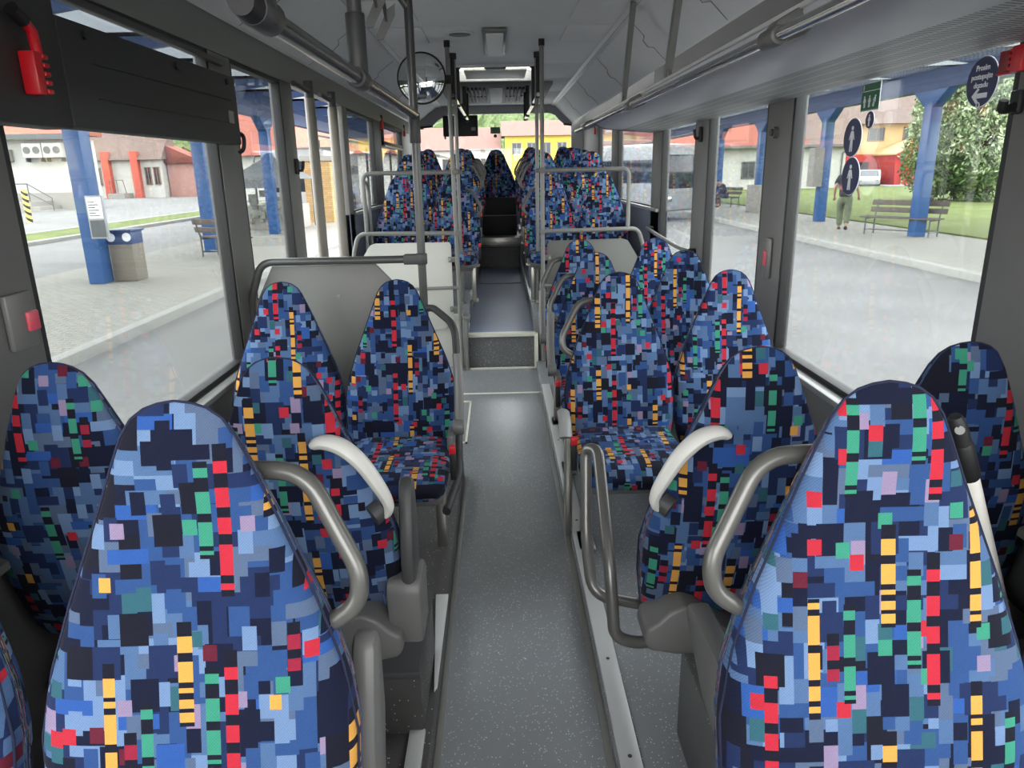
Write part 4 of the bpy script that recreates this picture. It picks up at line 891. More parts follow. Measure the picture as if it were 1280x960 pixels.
def canopy_post(x, y, label, side, grp):
    t = thing('canopy_column', label, 'canopy column', (x, y, SW), 0, grp)
    m = MB(); m.box(x-.14, x+.14, y-.17, y+.17, SW-.02, 3.0); obj('shaft', m, E['blue'], t, .015)
    m = MB(); m.prism([(y-.17, 2.85), (y+.17, 2.85), (y+.75, 3.25), (y-.75, 3.25)], 'x', x-.13, x+.13); obj('bracket_head', m, E['blue'], t, .015)
    return t
for i, (y, lb) in enumerate(((12.7, 'blue canopy column outside the near side window beyond the broom'), (18.35, 'blue canopy column standing through the street bench on the lawn side'), (24.1, 'blue canopy column with a grey box, next to the walking person'), (30.0, 'blue canopy column hidden by the window pillar, concrete foot block'), (35.6, 'blue canopy column beside the person sitting outside'))):
    t = canopy_post(10.55, y, lb, 1, 'blue columns of the lawn-side platform')
    if i == 2:
        m = MB(); m.box(10.1, 10.42, y-.25, y+.2, .9, 2.1); obj('notice_box', m, E['stone'], t, .02)
    if i == 3:
        m = MB(); m.box(10.2, 10.9, y-.4, y+.4, SW-.02, .85); obj('foot_block', m, E['stone'], t, .03)
t = thing('platform_canopy', 'long canopy roof on blue beams over the lawn-side platform', 'canopy', (10.5, 20, 3.25))
m = MB(); m.box(10.40, 10.70, -4, 55, 3.24, 3.66); obj('beam', m, E['blue2'], t)
m = MB()
for y in range(-4, 55, 3): m.prism([(7.6, 3.95), (13.4, 3.95), (13.4, 4.0), (10.55, 3.66), (7.6, 4.0)], 'y', y-.06, y+.06)
obj('rafter', m, E['blue2'], t)
m = MB(); m.prism([(7.4, 4.05), (10.55, 3.95), (13.6, 4.05), (13.6, 4.10), (10.55, 4.0), (7.4, 4.10)], 'y', -4, 55); obj('roof_sheet', m, E['sheet'], t)
for i, (y, lb) in enumerate(((12.98, 'blue canopy column with the timetable board and the waste bin'), (18.2, 'blue canopy column behind the dark bench on the door side'), (23.4, 'blue canopy column further along the door-side platform'))):
    canopy_post(-7.1, y, lb, -1, 'blue columns of the door-side platform')
t = thing('platform_canopy', 'canopy of pale corrugated sheet on blue beams over the door-side platform', 'canopy', (-7, 20, 3.3))
m = MB(); m.box(-7.25, -6.95, -4, 45, 3.24, 3.6); obj('beam', m, E['blue2'], t)
m = MB()
for y in range(-4, 46, 3): m.prism([(-10, 3.95), (-4.2, 3.95), (-4.2, 4.02), (-7.1, 3.6), (-10, 4.02)], 'y', y-.06, y+.06)
obj('rafter', m, E['blue2'], t)
m = MB(); n = 58; top = []
for k in range(n*2+1):
    x = -10.2 + 6.2*k/(n*2); top.append((x, 4.06 + abs(x+7.1)*.04 + (.04 if k % 2 else 0)))
m.prism(top + [(p[0], p[1]+.03) for p in reversed(top)], 'y', -4, 45); obj('corrugated_sheet', m, E['sheet'], t, smooth=False)
# timetable board, bin, benches
t = thing('timetable_board', 'narrow framed timetable board fixed to the blue column with the bin', 'notice board', (-7.0, 12.78, .7))
m = MB(); m.box(-7.02, -6.72, 12.74, 12.80, .58, 1.30); obj('frame', m, E['roofg'], t, .01)
m = MB(); m.box(-6.99, -6.75, 12.73, 12.745, .92, 1.27); obj('paper', m, M['white'], t)
m = MB(); m.box(-6.99, -6.75, 12.73, 12.745, .61, .89); obj('plate', m, E['steel'], t)
m = MB()
for k in range(6): m.box(-6.97, -6.86 if k % 2 else -6.80, 12.725, 12.732, .96+k*.045, .975+k*.045)
obj('timetable_print', m, E['grey'], t)
t = thing('waste_bin', 'washed concrete waste bin with blue hood beside the blue column', 'waste bin', (-6.65, 13.35, SW))
m = MB(); m.box(-6.95, -6.52, 13.1, 13.53, SW-.02, .46); obj('body', m, E['conc'], t, .03)
m = MB(); m.box(-6.95, -6.52, 13.1, 13.53, .44, .68); m.box(-6.98, -6.49, 13.07, 13.56, .66, .70); obj('hood', m, E['blue2'], t, .015)
m = MB()
for x in (-6.88, -6.6): m.prism([(x + a, .57 + b) for a, b in circ(0, 0, .075, 18)], 'y', 13.085, 13.1)
obj('symbol', m, M['sign'], t)
def bench(label, grp, x, y, rz, L=1.5):
    t = thing('street_bench', label, 'bench', (x, y, SW-.02), rz, grp)
    for s in (-1, 1):
        m = MB()
        m.tube([(s*L*.42, -.22, 0), (s*L*.42, -.22, .43)], .02, 8); m.tube(fil([(s*L*.42, .20, 0), (s*L*.42, .20, .45), (s*L*.42, .32, .88)], .05), .02, 8); m.tube([(s*L*.42, -.22, .41), (s*L*.42, .22, .41)], .018, 8); m.tube([(s*L*.42, -.22, .12), (s*L*.42, .20, .12)], .015, 8); obj('leg_frame', m, E['steel'], t, world=False)
    m = MB(); m.tube([(-L*.42, -.0, .12), (L*.42, -.0, .12)], .015, 8); obj('stretcher', m, E['steel'], t, world=False)
    for y0, z0 in ((-.20, .44), (-.06, .445), (.08, .45)):
        m = MB(); m.cbox((0, y0, z0), (L, .12, .035)); obj('seat_board', m, E['wood'], t, .006, world=False)
    for z0, y0 in ((.62, .245), (.80, .295)):
        m = MB(); m.cbox((0, y0, z0), (L, .03, .13), Matrix.Rotation(-.28, 3, 'X')); obj('back_board', m, E['wood'], t, .006, world=False)
    return t
gb = 'slatted street benches'
bench('slatted bench on the pavement under the lawn, around a blue column', gb, 10.35, 18.75, radians(-58), 2.0)
bench('dark slatted bench on the door-side platform beside a blue column', gb, -6.3, 16.9, radians(150), 1.3)
bench('far slatted bench with a person sitting on it', gb, 10.6, 34.4, radians(-70), 1.6)
# ---- people
def skin(name, J, Ed, mat, parent, root=0, sub=2):
    me = bpy.data.meshes.new(name); me.from_pydata([j[0] for j in J], Ed, []); o = link(name, me, parent)
    mo = o.modifiers.new('skin', 'SKIN'); o.modifiers.new('smooth', 'SUBSURF').levels = sub; o.modifiers['smooth'].render_levels = sub; mo.use_smooth_shade = True
    for i, (j, v) in enumerate(zip(J, me.skin_vertices[0].data)):
        r = j[1]; v.radius = r if isinstance(r, tuple) else (r, r); v.use_root = (i == root)
    me.materials.append(mat); return o
t = thing('person', 'person in camouflage trousers, dark shirt and red and white vest walking away on the pavement', 'person', (9.75, 20.7, SW-.02), radians(-30))
J = [((0,0,.95), .095), ((0,.01,1.12), (.11,.08)), ((0,.02,1.32), (.135,.09)), ((0,.02,1.47), (.10,.07)), ((0,.03,1.55), .05), ((0,.045,1.66), (.085,.10)), ((0,.05,1.75), (.07,.08)),
     ((-.19,.02,1.43), .06), ((-.27,-.10,1.19), .042), ((-.29,.02,.96), .032), ((-.285,.05,.89), (.03,.02)), ((.19,.02,1.43), .06), ((.28,-.07,1.18), .042), ((.33,.08,.97), .032), ((.335,.12,.90), (.03,.02)),
     ((-.10,0,.88), .09), ((-.11,.16,.50), .065), ((-.10,.10,.09), .042), ((-.10,.22,.035), (.045,.03)), ((.10,0,.88), .09), ((.11,-.08,.50), .065), ((.11,-.34,.16), .042), ((.11,-.27,.04), (.045,.03))]
Ed = [(0,1),(1,2),(2,3),(3,4),(4,5),(5,6),(3,7),(7,8),(8,9),(9,10),(3,11),(11,12),(12,13),(13,14),(0,15),(15,16),(16,17),(17,18),(0,19),(19,20),(20,21),(21,22)]
fing = []
for b, s in ((10, -1), (14, 1)):
    bx = J[b][0]
    for k in range(5):
        n0 = len(J); J.append(((bx[0] + (k-2)*.016*s, bx[1]+.012, bx[2]-.045 - (.0 if k else -.03)), .009)); J.append(((bx[0]+(k-2)*.017*s, bx[1]+.03, bx[2]-.085 + (0, 0, -.008, 0, .01)[k] + (.03 if k == 0 else 0)), .008)); Ed += [(b, n0), (n0, n0+1)]
skin('body', J, Ed, E['skin'], t)
skin('trousers', [((0,0,1.0), (.175,.15)), ((0,0,.90), (.175,.15)), ((-.10,.01,.82), .12), ((-.11,.16,.50), .10), ((-.10,.10,.10), .078), ((.10,0,.82), .12), ((.11,-.08,.50), .10), ((.11,-.33,.18), .078)], [(0,1),(1,2),(2,3),(3,4),(1,5),(5,6),(6,7)], E['trs'], t)
skin('shirt', [((0,0,.88), (.19,.165)), ((0,0,1.0), (.19,.16)), ((0,.01,1.15), (.19,.15)), ((0,.02,1.34), (.205,.15)), ((0,.02,1.49), (.11,.085)), ((-.20,.02,1.43), .085), ((-.27,-.06,1.22), .068), ((.20,.02,1.43), .085), ((.28,-.04,1.22), .068)], [(0,1),(1,2),(2,3),(3,4),(3,5),(5,6),(3,7),(7,8)], E['shirt'], t)
skin('vest', [((0,0,1.02), (.205,.18)), ((0,.005,1.20), (.205,.168)), ((0,.015,1.44), (.195,.165))], [(0,1),(1,2)], E['vest'], t)
skin('hair', [((0,.02,1.72), (.092,.10)), ((0,.035,1.79), (.075,.08))], [(0,1)], E['hair'], t)
skin('shoe', [((-.10,.07,.05), (.055,.045)), ((-.10,.24,.035), (.05,.035))], [(0,1)], E['shoe'], t); skin('shoe', [((.11,-.37,.12), (.055,.045)), ((.11,-.25,.03), (.05,.035))], [(0,1)], E['shoe'], t)
t = thing('person', 'dark dressed person sitting bent forward on the far bench', 'person', (10.5, 34.2, SW-.02), radians(110))
J = [((0,0,.52), .13), ((0,.10,.72), (.15,.11)), ((0,.22,.92), (.17,.12)), ((0,.30,1.0), (.10,.08)), ((0,.36,1.05), .05), ((0,.43,1.10), (.085,.10)), ((0,.47,1.17), (.07,.08)),
     ((-.20,.27,.96), .06), ((-.27,.36,.72), .045), ((-.12,.55,.62), .035), ((-.06,.60,.60), (.03,.022)), ((.20,.27,.96), .06), ((.27,.36,.72), .045), ((.12,.55,.62), .035), ((.06,.60,.60), (.03,.022)),
     ((-.10,.06,.50), .09), ((-.13,.47,.50), .065), ((-.13,.44,.09), .045), ((-.13,.56,.04), (.045,.03)), ((.10,.06,.50), .09), ((.13,.47,.50), .065), ((.13,.40,.09), .045), ((.13,.52,.04), (.045,.03))]
Ed = [(0,1),(1,2),(2,3),(3,4),(4,5),(5,6),(3,7),(7,8),(8,9),(9,10),(3,11),(11,12),(12,13),(13,14),(0,15),(15,16),(16,17),(17,18),(0,19),(19,20),(20,21),(21,22)]
for b, s in ((10, 1), (14, -1)):
    bx = J[b][0]
    for k in range(5):
        n0 = len(J); J.append(((bx[0]+(k-2)*.014, bx[1]+.04, bx[2]-.01), .009)); J.append(((bx[0]+(k-2)*.014, bx[1]+.075-(.03 if k == 0 else 0), bx[2]-.03), .008)); Ed += [(b, n0), (n0, n0+1)]
skin('body', J, Ed, E['skin'], t)
skin('jacket', [((0,0,.55), (.16,.14)), ((0,.10,.72), (.18,.135)), ((0,.21,.92), (.20,.14)), ((0,.29,1.0), (.10,.085)), ((-.21,.27,.95), .08), ((-.27,.36,.72), .06), ((-.14,.52,.63), .05), ((.21,.27,.95), .08), ((.27,.36,.72), .06), ((.14,.52,.63), .05)], [(0,1),(1,2),(2,3),(3,4),(4,5),(5,6),(3,7),(7,8),(8,9)], E['shirt'], t)
skin('trousers', [((0,0,.53), (.15,.13)), ((-.10,.08,.51), .105), ((-.13,.47,.51), .085), ((-.13,.44,.13), .065), ((.10,.08,.51), .105), ((.13,.47,.51), .085), ((.13,.40,.13), .065)], [(0,1),(1,2),(2,3),(0,4),(4,5),(5,6)], E['jeans'], t)
skin('hair', [((0,.42,1.14), (.09,.10)), ((0,.45,1.20), (.075,.08))], [(0,1)], E['hair'], t)
skin('shoe', [((-.13,.42,.05), (.055,.045)), ((-.13,.58,.035), (.05,.035))], [(0,1)], E['shoe'], t); skin('shoe', [((.13,.38,.05), (.055,.045)), ((.13,.54,.035), (.05,.035))], [(0,1)], E['shoe'], t)
# ---- houses
def wall_window(t, x, y, z0, z1, w_, axis='y', face=-1, mat=None):
    """a window in a house wall: frame with a pane as its own part. axis 'y': wall normal along y."""
    m = MB(); g = .08
    if axis == 'y':
        for a in ((x-w_/2, x-w_/2+g, z0, z1), (x+w_/2-g, x+w_/2, z0, z1), (x-w_/2, x+w_/2, z0, z0+g), (x-w_/2, x+w_/2, z1-g, z1), (x-.03, x+.03, z0, z1)): m.box(a[0], a[1], y-.06, y+.05, a[2], a[3])
        f = obj('window', m, E['frame'] if mat is None else mat, t); m = MB(); m.box(x-w_/2+.02, x+w_/2-.02, y-.02, y+.04, z0+.02, z1-.02)
    else:
        for a in ((y-w_/2, y-w_/2+g, z0, z1), (y+w_/2-g, y+w_/2, z0, z1), (y-w_/2, y+w_/2, z0, z0+g), (y-w_/2, y+w_/2, z1-g, z1)): m.box(x-.06, x+.05, a[0], a[1], a[2], a[3])
        f = obj('window', m, E['frame'] if mat is None else mat, t); m = MB(); m.box(x-.02, x+.04, y-w_/2+.02, y+w_/2-.02, z0+.02, z1-.02)
    obj('pane', m, E['dark'], f, smooth=False)
# long white bungalow behind the lawn, its wall along x = 23
t = thing('bungalow', 'long white bungalow with dark windows and a tiled roof behind the lawn', 'house', (21, 61, -.2))
m = MB(); m.box(13, 27.0, 58, 64, -.6, 2.98); obj('walls', m, E['wallw'], t)
m = MB(); m.prism([(57.4, 3.0), (61.2, 6.3), (65, 3.0)], 'x', 12.6, 23.8); obj('roof', m, E['tile'], t)
m = MB(); m.prism([(57.4, 3.0), (61.2, 6.3), (65, 3.0)], 'x', 23.8, 27.6); obj('roof_weathered', m, E['brown'], t)
m = MB(); m.box(12.6, 27.6, 57.3, 57.5, 2.9, 3.08); obj('gutter', m, E['grey'], t)
m = MB(); m.tube([(26.7, 57.9, -.3), (26.7, 57.9, 2.4), (27.2, 57.6, 2.95)], .06, 8); obj('downpipe', m, E['grey'], t)
for x in (15.6, 19.45, 22.85, 24.75): wall_window(t, x, 57.98, .64, 1.94, 1.05, mat=E['grey'])
# ochre house with the red garage
t = thing('house', 'ochre house with red garage wing under an arched roof edge beyond the lawn', 'house', (36, 68, -.2))
m = MB(); m.box(30.5, 46, 66, 76, -.5, 4.95); obj('walls', m, E['ochre'], t)
m = MB(); m.box(29.5, 33.2, 65.6, 76, -.5, 2.4); obj('ground_floor_wall', m, E['redw'], t)
m = MB(); m.prism([(65.2, 4.9), (71, 8.6), (76.8, 4.9)], 'x', 28, 46.6); obj('roof', m, E['brown'], t)
arch = [(33.2, -.5)] + [(33.0 + 6.5*k/14, 2.25 + 1.35*math.sin(pi/2*min(1, k/9))) for k in range(15)] + [(39.5, -.5)]
m = MB(); m.prism(arch, 'y', 62.0, 66.2); obj('garage_wing', m, E['redw'], t)
m = MB(); top = arch[1:-1]; m.prism([(a-.1, b) for a, b in top] + [(a-.1, b+.14) for a, b in reversed(top)], 'y', 61.8, 66.2); obj('arched_eave', m, E['ochre'], t)
m = MB(); m.box(35.3, 36.9, 61.93, 62.02, -.3, 2.15); obj('garage_door', m, E['dark2'] if 'dark2' in E else E.setdefault('dark2', plain('brown_door', (84, 37, 31), .7)), t)
m = MB(); m.prism([(35.35 + a, 2.78 + b) for a, b in circ(0, 0, .28, 20)], 'y', 61.9, 62.02); m.box(35.0, 35.7, 61.95, 62.01, 2.45, 3.1); obj('vent', m, E['stone'], t)
m = MB(); m.tube([(33.1, 61.9, 2.15), (33.6, 61.9, 1.95), (33.75, 61.9, 1.7), (33.7, 61.9, -.3)], .07, 8); obj('downpipe', m, E['ochre'], t)
for x in (33.2, 36.3): wall_window(t, x, 65.98, 3.5, 4.6, 1.45)
m = MB(); m.box(31.3, 32.6, 65.5, 65.62, -.3, 1.75); obj('gate', m, E['dark'], t)
m = MB(); m.box(30.2, 30.9, 65.15, 65.5, -.3, .45); tag(obj('blue_container', m, E['blue'], None, .03), 'blue container in front of the red wall beside the dark gate', 'container')
m = MB(); m.box(31, 40, 58.5, 66, SW-.1, SW+.06); struct('ground_drive', m, E['kerb'])
t = thing('truck_trailer', 'white trailer glimpsed behind the big willow', 'trailer', (36, 50, -.3))
m = MB(); m.box(33, 38.5, 50, 53, .45, 3.2); obj('body', m, E['busw'], t, .05)
m = MB(); m.box(33, 38.5, 50.2, 52.8, -.05, .45); obj('chassis', m, E['dark'], t, .03)
for x in (34, 37.2):
    m = MB(); m.tube([(x, 50.1, .05), (x, 50.5, .05)], .42, 18); obj('wheel', m, E['tyre'], t)
# ---- trees
def leaves(m, n, f, size, rnd):
    for _ in range(n):
        c, s = f(rnd); d = Vector((rnd.gauss(0, 1), rnd.gauss(0, 1), rnd.gauss(0, 1)-.6)).normalized(); u = d.orthogonal().normalized(); u = (Matrix.Rotation(rnd.random()*6.28, 3, d) @ u)
        v = d.cross(u); L = size*s; m.add([c - d*L*.9, c + u*L*.42 - d*.1*L, c + d*L, c - u*L*.42 - d*.1*L], [(0, 1, 2, 3)])
rnd = random.Random(5)
t = thing('willow_tree', 'big pale green drooping tree on the lawn beside the near pillar', 'tree', (22.8, 35, SW))
m = MB(); m.tube(smoothpath([(22.9, 35.2, -.3), (22.8, 35, 1.2), (22.6, 35, 3.2), (22.3, 35.2, 6)], 4), [.34-.018*i for i in range(13)], 10); obj('trunk', m, E['bark'], t)
m = MB(); m.tube(smoothpath([(23.9, 34.7, -.3), (23.95, 34.9, 1), (24.4, 35, 2.6), (24.9, 35.2, 4.5)], 4), [.24-.014*i for i in range(13)], 8); obj('second_trunk', m, E['bark'], t)
m = MB(); strands = []
for _ in range(330):
    a = rnd.random()*6.283; r = 2.9*math.sqrt(rnd.random()); x = 22.9 + r*cos(a)*.95; y = 35.3 + r*sin(a); zt = 7.6 - (r/2.9)**2*2.2 + rnd.uniform(-.5, .4); zb = rnd.uniform(1.0, 3.4) if r > 1.3 else rnd.uniform(2.0, 4.2)
    strands.append((x, y, zt, zb, cos(a), sin(a)))
def fw_(r_):
    x, y, zt, zb, ca, sa = r_.choice(strands); q = r_.random(); z = zt + (zb-zt)*q; return Vector((x + ca*.45*q + r_.gauss(0, .13), y + sa*.45*q + r_.gauss(0, .13), z)), r_.uniform(.7, 1.3)
leaves(m, 42000, fw_, .115, rnd); obj('foliage', m, E['leaf'], t, smooth=False)
def bush(name, label, x, y, r, h, n, mat, size=.13, grp='bushes on the lawn'):
    t = thing(name, label, 'bush', (x, y, SW), 0, grp); m = MB()
    for k in range(6): m.tube([(x + rnd.gauss(0, r*.15), y, SW), (x + rnd.gauss(0, r*.5), y + rnd.gauss(0, r*.3), SW + h*.7)], .03, 6)
    obj('stem', m, E['bark'], t); m = MB(); blobs = [(x + rnd.gauss(0, r*.5), y + rnd.gauss(0, r*.5), SW + h*rnd.uniform(.25, .75), r*rnd.uniform(.4, .7)) for _ in range(14)]
    def f(q):
        b = q.choice(blobs); d = Vector((q.gauss(0, 1), q.gauss(0, 1), q.gauss(0, 1))).normalized()*b[3]*q.uniform(.7, 1.05); return Vector((b[0]+d.x, b[1]+d.y, max(SW+.05, b[2]+d.z))), q.uniform(.6, 1.3)
    leaves(m, n, f, size, rnd); obj('foliage', m, mat, t, smooth=False)
bush('garden_bush', 'dense green bush under the drooping tree, next to the blue column', 20.9, 35.6, 1.5, 2.9, 6500, E['leaf2'], .11)
bush('garden_bush', 'rounded dark bush in the middle under the drooping tree', 22.3, 34.2, 1.3, 2.2, 5000, E['leaf2'], .11)
bush('garden_bush', 'low pale feathery bush under the tree near the pillar', 23.3, 31.8, .95, 1.5, 1800, E['leaf'])
# ---- the wooded hills
def hill(name, x0, x1, y0, h, seed, y1=None):
    m = MB(); nx, nz = 90, 16; q = random.Random(seed); ph = [q.random()*6.28 for _ in range(8)]; loops = []
    for j in range(nz+1):
        row = []
        for i in range(nx+1):
            x = x0 + (x1-x0)*i/nx; u = j/nz; top = h*(.82 + .1*sin(i*.21+ph[0]) + .06*sin(i*.53+ph[1]))
            row.append((x + q.uniform(-1, 1), y0 + u*40 + q.uniform(-2, 2), -1 + top*u + (q.uniform(-1.3, 1.3) if j else 0)))
        loops.append(row)
    vs = [p for l in loops for p in l]; W = nx+1
    m.add(vs, [(j*W+i, j*W+i+1, (j+1)*W+i+1, (j+1)*W+i) for j in range(nz) for i in range(nx)]); o = struct(name, m, E['leaf3'], smooth=False); return o
hill('hill', -90, 60, 175, 34, 3); hill('hill.001', 40, 150, 120, 26, 8); hill('hill.002', -150, -60, 150, 24, 5)
# ---- beyond the rear window
t = thing('barn', 'long low building with a pale red tiled roof seen through the rear window', 'house', (-4, 92, 0))
m = MB(); m.box(-14, .6, 85.5, 92, -.5, 4.0); obj('walls', m, E['wallw'], t)
m = MB(); m.prism([(85, 3.9), (89.5, 6.55), (93, 3.9)], 'x', -15, .45); obj('roof', m, E['pinkroof'] if 'pinkroof' in E else E.setdefault('pinkroof', bricks('faded_roof', (112, 84, 76), (122, 94, 86), (98, 72, 66), 2, .4, .5, 'XY', .04)), t)
for x in (-9, -5.5, -2): wall_window(t, x, 85.48, 1.6, 3.0, 1.5)
t = thing('yellow_house', 'bright yellow house with white windows seen through the rear window', 'house', (3, 62, 0))
m = MB(); m.box(.9, 13, 85, 90, -.5, 5.35); obj('walls', m, E['yellow'], t)
m = MB(); m.prism([(84.4, 5.3), (88, 7.1), (91, 5.3)], 'x', .5, 13.4); obj('roof', m, E['pinkroof'], t)
for x in (2.2, 3.9, 5.5, 7.3): wall_window(t, x, 84.98, 3.3, 4.6, 1.1, mat=E['stone'])
def car(label, x, y, rz, mat, grp):
    t = thing('parked_car', label, 'car', (x, y, GZ), rz, grp)
    prof = [(-2.1, .28), (-2.15, .62), (-1.95, .86), (-1.45, .95), (-.75, 1.42), (.75, 1.44), (1.55, .98), (2.05, .86), (2.12, .55), (2.05, .28)]
    m = MB(); m.prism(prof, 'x', -.85, .85); obj('body', m, mat, t, .09, world=False)
    m = MB(); m.prism([(-1.28, .98), (-.72, 1.36), (.70, 1.37), (1.32, .99)], 'x', -.87, .87); obj('side_glass', m, E['busg'], t, world=False)
    m = MB(); m.add([(-.72, -1.50, .965), (.72, -1.50, .965), (.62, -.84, 1.39), (-.62, -.84, 1.39), (-.72, -1.44, .93), (.72, -1.44, .93), (.62, -.78, 1.35), (-.62, -.78, 1.35)], [(0,1,2,3),(7,6,5,4),(0,4,5,1),(1,5,6,2),(2,6,7,3),(3,7,4,0)]); obj('windscreen', m, E['busg'], t, world=False)
    for sx in (-1, 1):
        for yy in (-1.3, 1.3):
            m = MB(); m.tube([(sx*.66, yy, .31), (sx*.88, yy, .31)], .31, 18); obj('wheel', m, E['tyre'], t, world=False)
        m = MB(); m.cbox((sx*.6, -2.12, .64), (.3, .06, .14)); obj('headlamp', m, M['chrome'], t, .02, world=False)
    return t
car('white car parked behind the rear window beside the yellow house', -.4, 40, .25, E['busw'], 'parked cars'); car('silver car at the door-side edge of the rear window', -5.3, 44, .3, E['roofg'], 'parked cars'); car('pale car parked by the red wall beyond the lawn', 31.3, 62.6, -.46, E['roofg'], 'parked cars')
m = MB(); m.prism([(-10, 3.6), (-3.2, 2.4), (-3.2, 2.5), (-10, 3.7)], 'y', 42, 50); 
for k in range(6): m.box(-9.9+k*1.3, -9.8+k*1.3, 42, 42.2, GZ, 3.4-k*.22)
tag(obj('carport', m, E['steel'], None), 'glass roofed carport at the door-side edge of the rear window', 'carport')
# ---- coaches
def coach(label, x0, y0, L, W, H, grp, rz=0):
    t = thing('parked_coach', label, 'bus', (x0, y0, GZ), rz, grp)
    m = MB(); m.box(-W/2, W/2, 0, L, .35, H); obj('body', m, E['busw'], t, .16, world=False)
    m = MB(); m.box(-W/2-.015, W/2+.015, .4, L-.3, H*.50, H*.80); obj('side_glass', m, E['busg'], t, .02, world=False)
    m = MB(); m.box(-W/2+.12, W/2-.12, -.02, .1, H*.42, H*.86); obj('windscreen', m, E['busg'], t, .05, world=False)
    m = MB(); m.box(-W/2-.01, W/2+.01, .2, L-.2, .35, .52); obj('skirt', m, E['dark'], t, .03, world=False)
    m = MB(); m.box(-.8, .8, L*.4, L*.65, H-.02, H+.22); obj('roof_unit', m, E['grey'], t, .06, world=False)
    for sx in (-1, 1):
        for yy in (2.4, L-2.6):
            m = MB(); m.tube([(sx*(W/2-.28), yy, .48), (sx*(W/2+.02), yy, .48)], .48, 20); obj('wheel', m, E['tyre'], t, world=False)
        m = MB(); m.cbox((sx*(W/2-.3), -.03, .8), (.34, .06, .2)); obj('headlamp', m, M['chrome'], t, .03, world=False)
    m = MB(); m.tube([(-W/2+.1, .1, H-.2), (-W/2-.25, -.3, H-.25), (-W/2-.3, -.32, H-.5)], .03, 8); m.cbox((-W/2-.3, -.32, H-.75), (.16, .1, .42)); obj('mirror', m, E['dark'], t, .02, world=False)
    return t
coach('white coach with dark windows parked beyond the lawn-side windows', 6.9, 27.6, 5.4, 2.4, 2.75, 'parked coaches', radians(40))
coach('white coach parked beyond the open door', -8.3, 31, 10, 2.5, 2.9, 'parked coaches', .05)
# ---- door side: stall, brick pier, buildings, bollard
t = thing('market_stall', 'grey tented stall full of goods seen through the doorway', 'stall', (-7.7, 26, SW))
m = MB(); m.add([(-8.9, 24.6, 1.45), (-6.65, 24.6, 1.45), (-6.65, 27.4, 1.45), (-8.9, 27.4, 1.45), (-7.8, 26, 2.25)], [(0,1,4),(1,2,4),(2,3,4),(3,0,4),(3,2,1,0)]); m.box(-8.9, -6.65, 24.58, 24.62, 1.18, 1.45); obj('tent_roof', m, E['cloth'], t, smooth=False)
for x in (-8.8, -6.75):
    for y in (24.7, 27.3):
        m = MB(); m.tube([(x, y, SW-.02), (x, y, 1.5)], .04, 8); obj('pole', m, E['steel'], t)
m = MB(); m.box(-8.6, -6.85, 25.2, 27, SW-.02, .6); obj('counter', m, E['stone'], t, .02)
gm = patchy('stall_goods', (60, 66, 62), (120, 124, 112), 5, .9, (150, 150, 140), 14)
m = MB()
for k in range(26): m.cbox((-8.5 + rnd.random()*1.6, 25.1 + rnd.random()*.1, -.1 + rnd.random()*1.2), (rnd.uniform(.12, .3), .1, rnd.uniform(.1, .3)))
o = obj('goods', m, gm, t, .02); o['kind'] = 'stuff'
t = thing('brick_pier', 'pale yellow brick pier with a stone cap seen through the doorway', 'pier', (-6.8, 28.8, GZ))
m = MB(); m.box(-7.3, -6.3, 28.4, 29.2, GZ, 2.05); obj('shaft', m, E['brick'], t)
m = MB(); m.box(-7.4, -6.2, 28.3, 29.3, 2.05, 2.25); obj('cap_stone', m, E['stone'], t, .03)
t = thing('shop_building', 'white building with four fan air units and tiled roof, steps with railing', 'building', (-32, 54, -.4))
m = MB(); m.box(-48, -27.6, 50, 52.5, -.9, 4.1); obj('walls', m, E['wallw'], t)
m = MB(); m.prism([(49.2, 4.35), (52.5, 6.6), (53.2, 4.35)], 'x', -49, -27.3); obj('roof', m, E['tileS'] if 'tileS' in E else E.setdefault('tileS', bricks('salmon_tiles', (142, 90, 76), (150, 98, 82), (122, 74, 62), 3, .35, .45, ms=.03)), t)
m = MB(); m.box(-49, -27, 49.1, 49.35, 4.1, 4.4); obj('gutter', m, E['steel'], t)
m = MB(); m.box(-48, -27.55, 49.93, 50.02, -.9, .75); obj('plinth', m, E['stone'], t)
for k, x in enumerate((-30.05, -28.75)):
    m = MB(); m.box(x-.62, x+.62, 49.4, 49.95, 2.95, 3.85); u = obj('air_unit', m, E['wallw'], t, .04)
    for d in (-.3, .3):
        m = MB(); m.prism([(x + d + a, 3.42 + b) for a, b in circ(0, 0, .22, 20)], 'y', 49.36, 49.42); obj('fan', m, E['grey'], u)
    m = MB(); m.box(x-.5, x-.45, 49.45, 49.95, 2.7, 2.95); m.box(x+.45, x+.5, 49.45, 49.95, 2.7, 2.95); obj('bracket', m, E['steel'], u)
m = MB(); m.box(-32.6, -31.6, 49.5, 49.95, 2.75, 3.5); obj('air_unit', m, E['stone'], t, .04)
m = MB(); m.box(-34, -29.6, 47.6, 50, -.9, .25); m.box(-29.6, -29.1, 47.6, 50, -.9, -.05); m.box(-29.1, -28.6, 47.6, 50, -.9, -.3); obj('steps', m, E['stone'], t, .02)
m = MB(); m.tube([(-34, 47.7, 1.35), (-29.7, 47.7, 1.35), (-28.3, 47.7, .45), (-28.3, 47.7, -.7)], .035, 6); m.tube([(-29.7, 47.7, .2), (-29.7, 47.7, 1.35)], .035, 6); m.tube([(-29.7, 47.7, .8), (-28.3, 47.7, 0)], .03, 6); obj('railing', m, E['steel'], t)
t = thing('bollard', 'post striped yellow and black by the steps of the white building', 'bollard', (-22.0, 35, GZ))
m = MB(); m.tube([(-22.0, 35, GZ), (-22.0, 35, 1.15)], .13, 14)
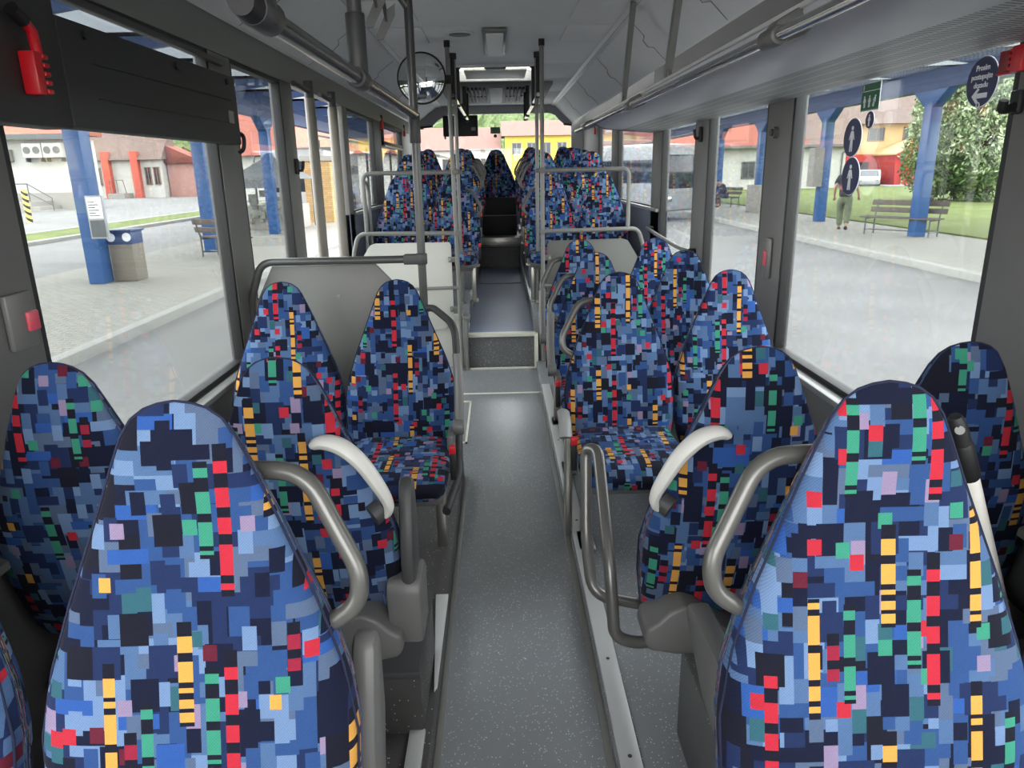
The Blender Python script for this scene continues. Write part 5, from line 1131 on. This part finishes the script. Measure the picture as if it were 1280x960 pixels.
sm = NT('hazard_stripes'); g_ = sm.n('NewGeometry'); s3 = sm.n('SeparateXYZ'); sm.L(g_.outputs['Position'], s3.inputs[0])
sm.bsdf(sm.mix(sm.math('LESS_THAN', sm.math('FRACT', sm.math('ADD', sm.math('MULTIPLY', s3.outputs[2], 3.4), sm.math('MULTIPLY', s3.outputs[0], 2.6))), .5), lin(236, 214, 90), lin(36, 36, 38)), .6)
obj('post', m, sm.m, t)
t = thing('terrace_house', 'white terrace with two orange red pilasters and a step railing', 'building', (-37, 78, 0))
m = MB(); m.box(-46, -33.2, 75, 77.5, -.6, 3.3); obj('walls', m, E['wallw'], t)
m = MB(); m.prism([(74.4, 3.3), (77.6, 6.6), (78.2, 3.3)], 'x', -46.5, -32.9); obj('roof', m, E['brown'], t)
for x in (-38.4, -35.6):
    m = MB(); m.box(x-.35, x+.35, 74.4, 75, -.5, 4.1); obj('pilaster', m, E['pil'], t)
for x in (-34.6, -33.75): wall_window(t, x, 74.98, .9, 2.6, .62)
wall_window(t, -39.7, 74.98, .9, 2.6, 1.0)
m = MB(); m.box(-38, -36.4, 73.2, 75, -.5, .15); obj('steps', m, E['stone'], t)
m = MB(); m.tube([(-37.7, 73.3, .1), (-37.7, 73.3, 1.4), (-36.4, 73.3, 1.4), (-36.2, 73.3, .1)], .04, 6); m.tube([(-37.0, 73.3, .1), (-37.0, 73.3, 1.4)], .03, 6); obj('railing', m, E['steel'], t)
t = thing('cottage', 'pinkish cottage with a reddish hipped roof and chimney next to the white terrace', 'house', (-32, 78, 0))
m = MB(); m.box(-33.1, -29.8, 76, 78, -.4, 3.0); obj('walls', m, E['pink'], t)
m = MB(); m.prism([(-33.3, 2.95), (-32.8, 4.6), (-30.6, 3.6), (-29.4, 2.95)], 'y', 75.6, 78.4); obj('roof', m, E['tile'], t)
m = MB(); m.box(-30.9, -30.2, 77, 77.8, 2.5, 5.0); obj('chimney', m, E['pil'], t)
bush('roadside_tree', 'dark green tree behind the cottage roof', -30.5, 90, 3.0, 8.5, 2200, E['leaf2'], .3, 'trees behind the houses')
bush('roadside_tree', 'green tree at the end of the street on the door side', -19, 97, 3.0, 7.5, 2200, E['leaf2'], .3, 'trees behind the houses')
t = thing('red_roof_house', 'house with an orange red roof seen over the coach beyond the doorway', 'house', (-14, 60, 0))
m = MB(); m.box(-22, -9, 60, 70, -.5, 3.2); obj('walls', m, E['wallw'], t)
m = MB(); m.prism([(59.4, 3.1), (65, 6.8), (70.6, 3.1)], 'x', -22.5, -8.5); obj('roof', m, E['tile'], t)
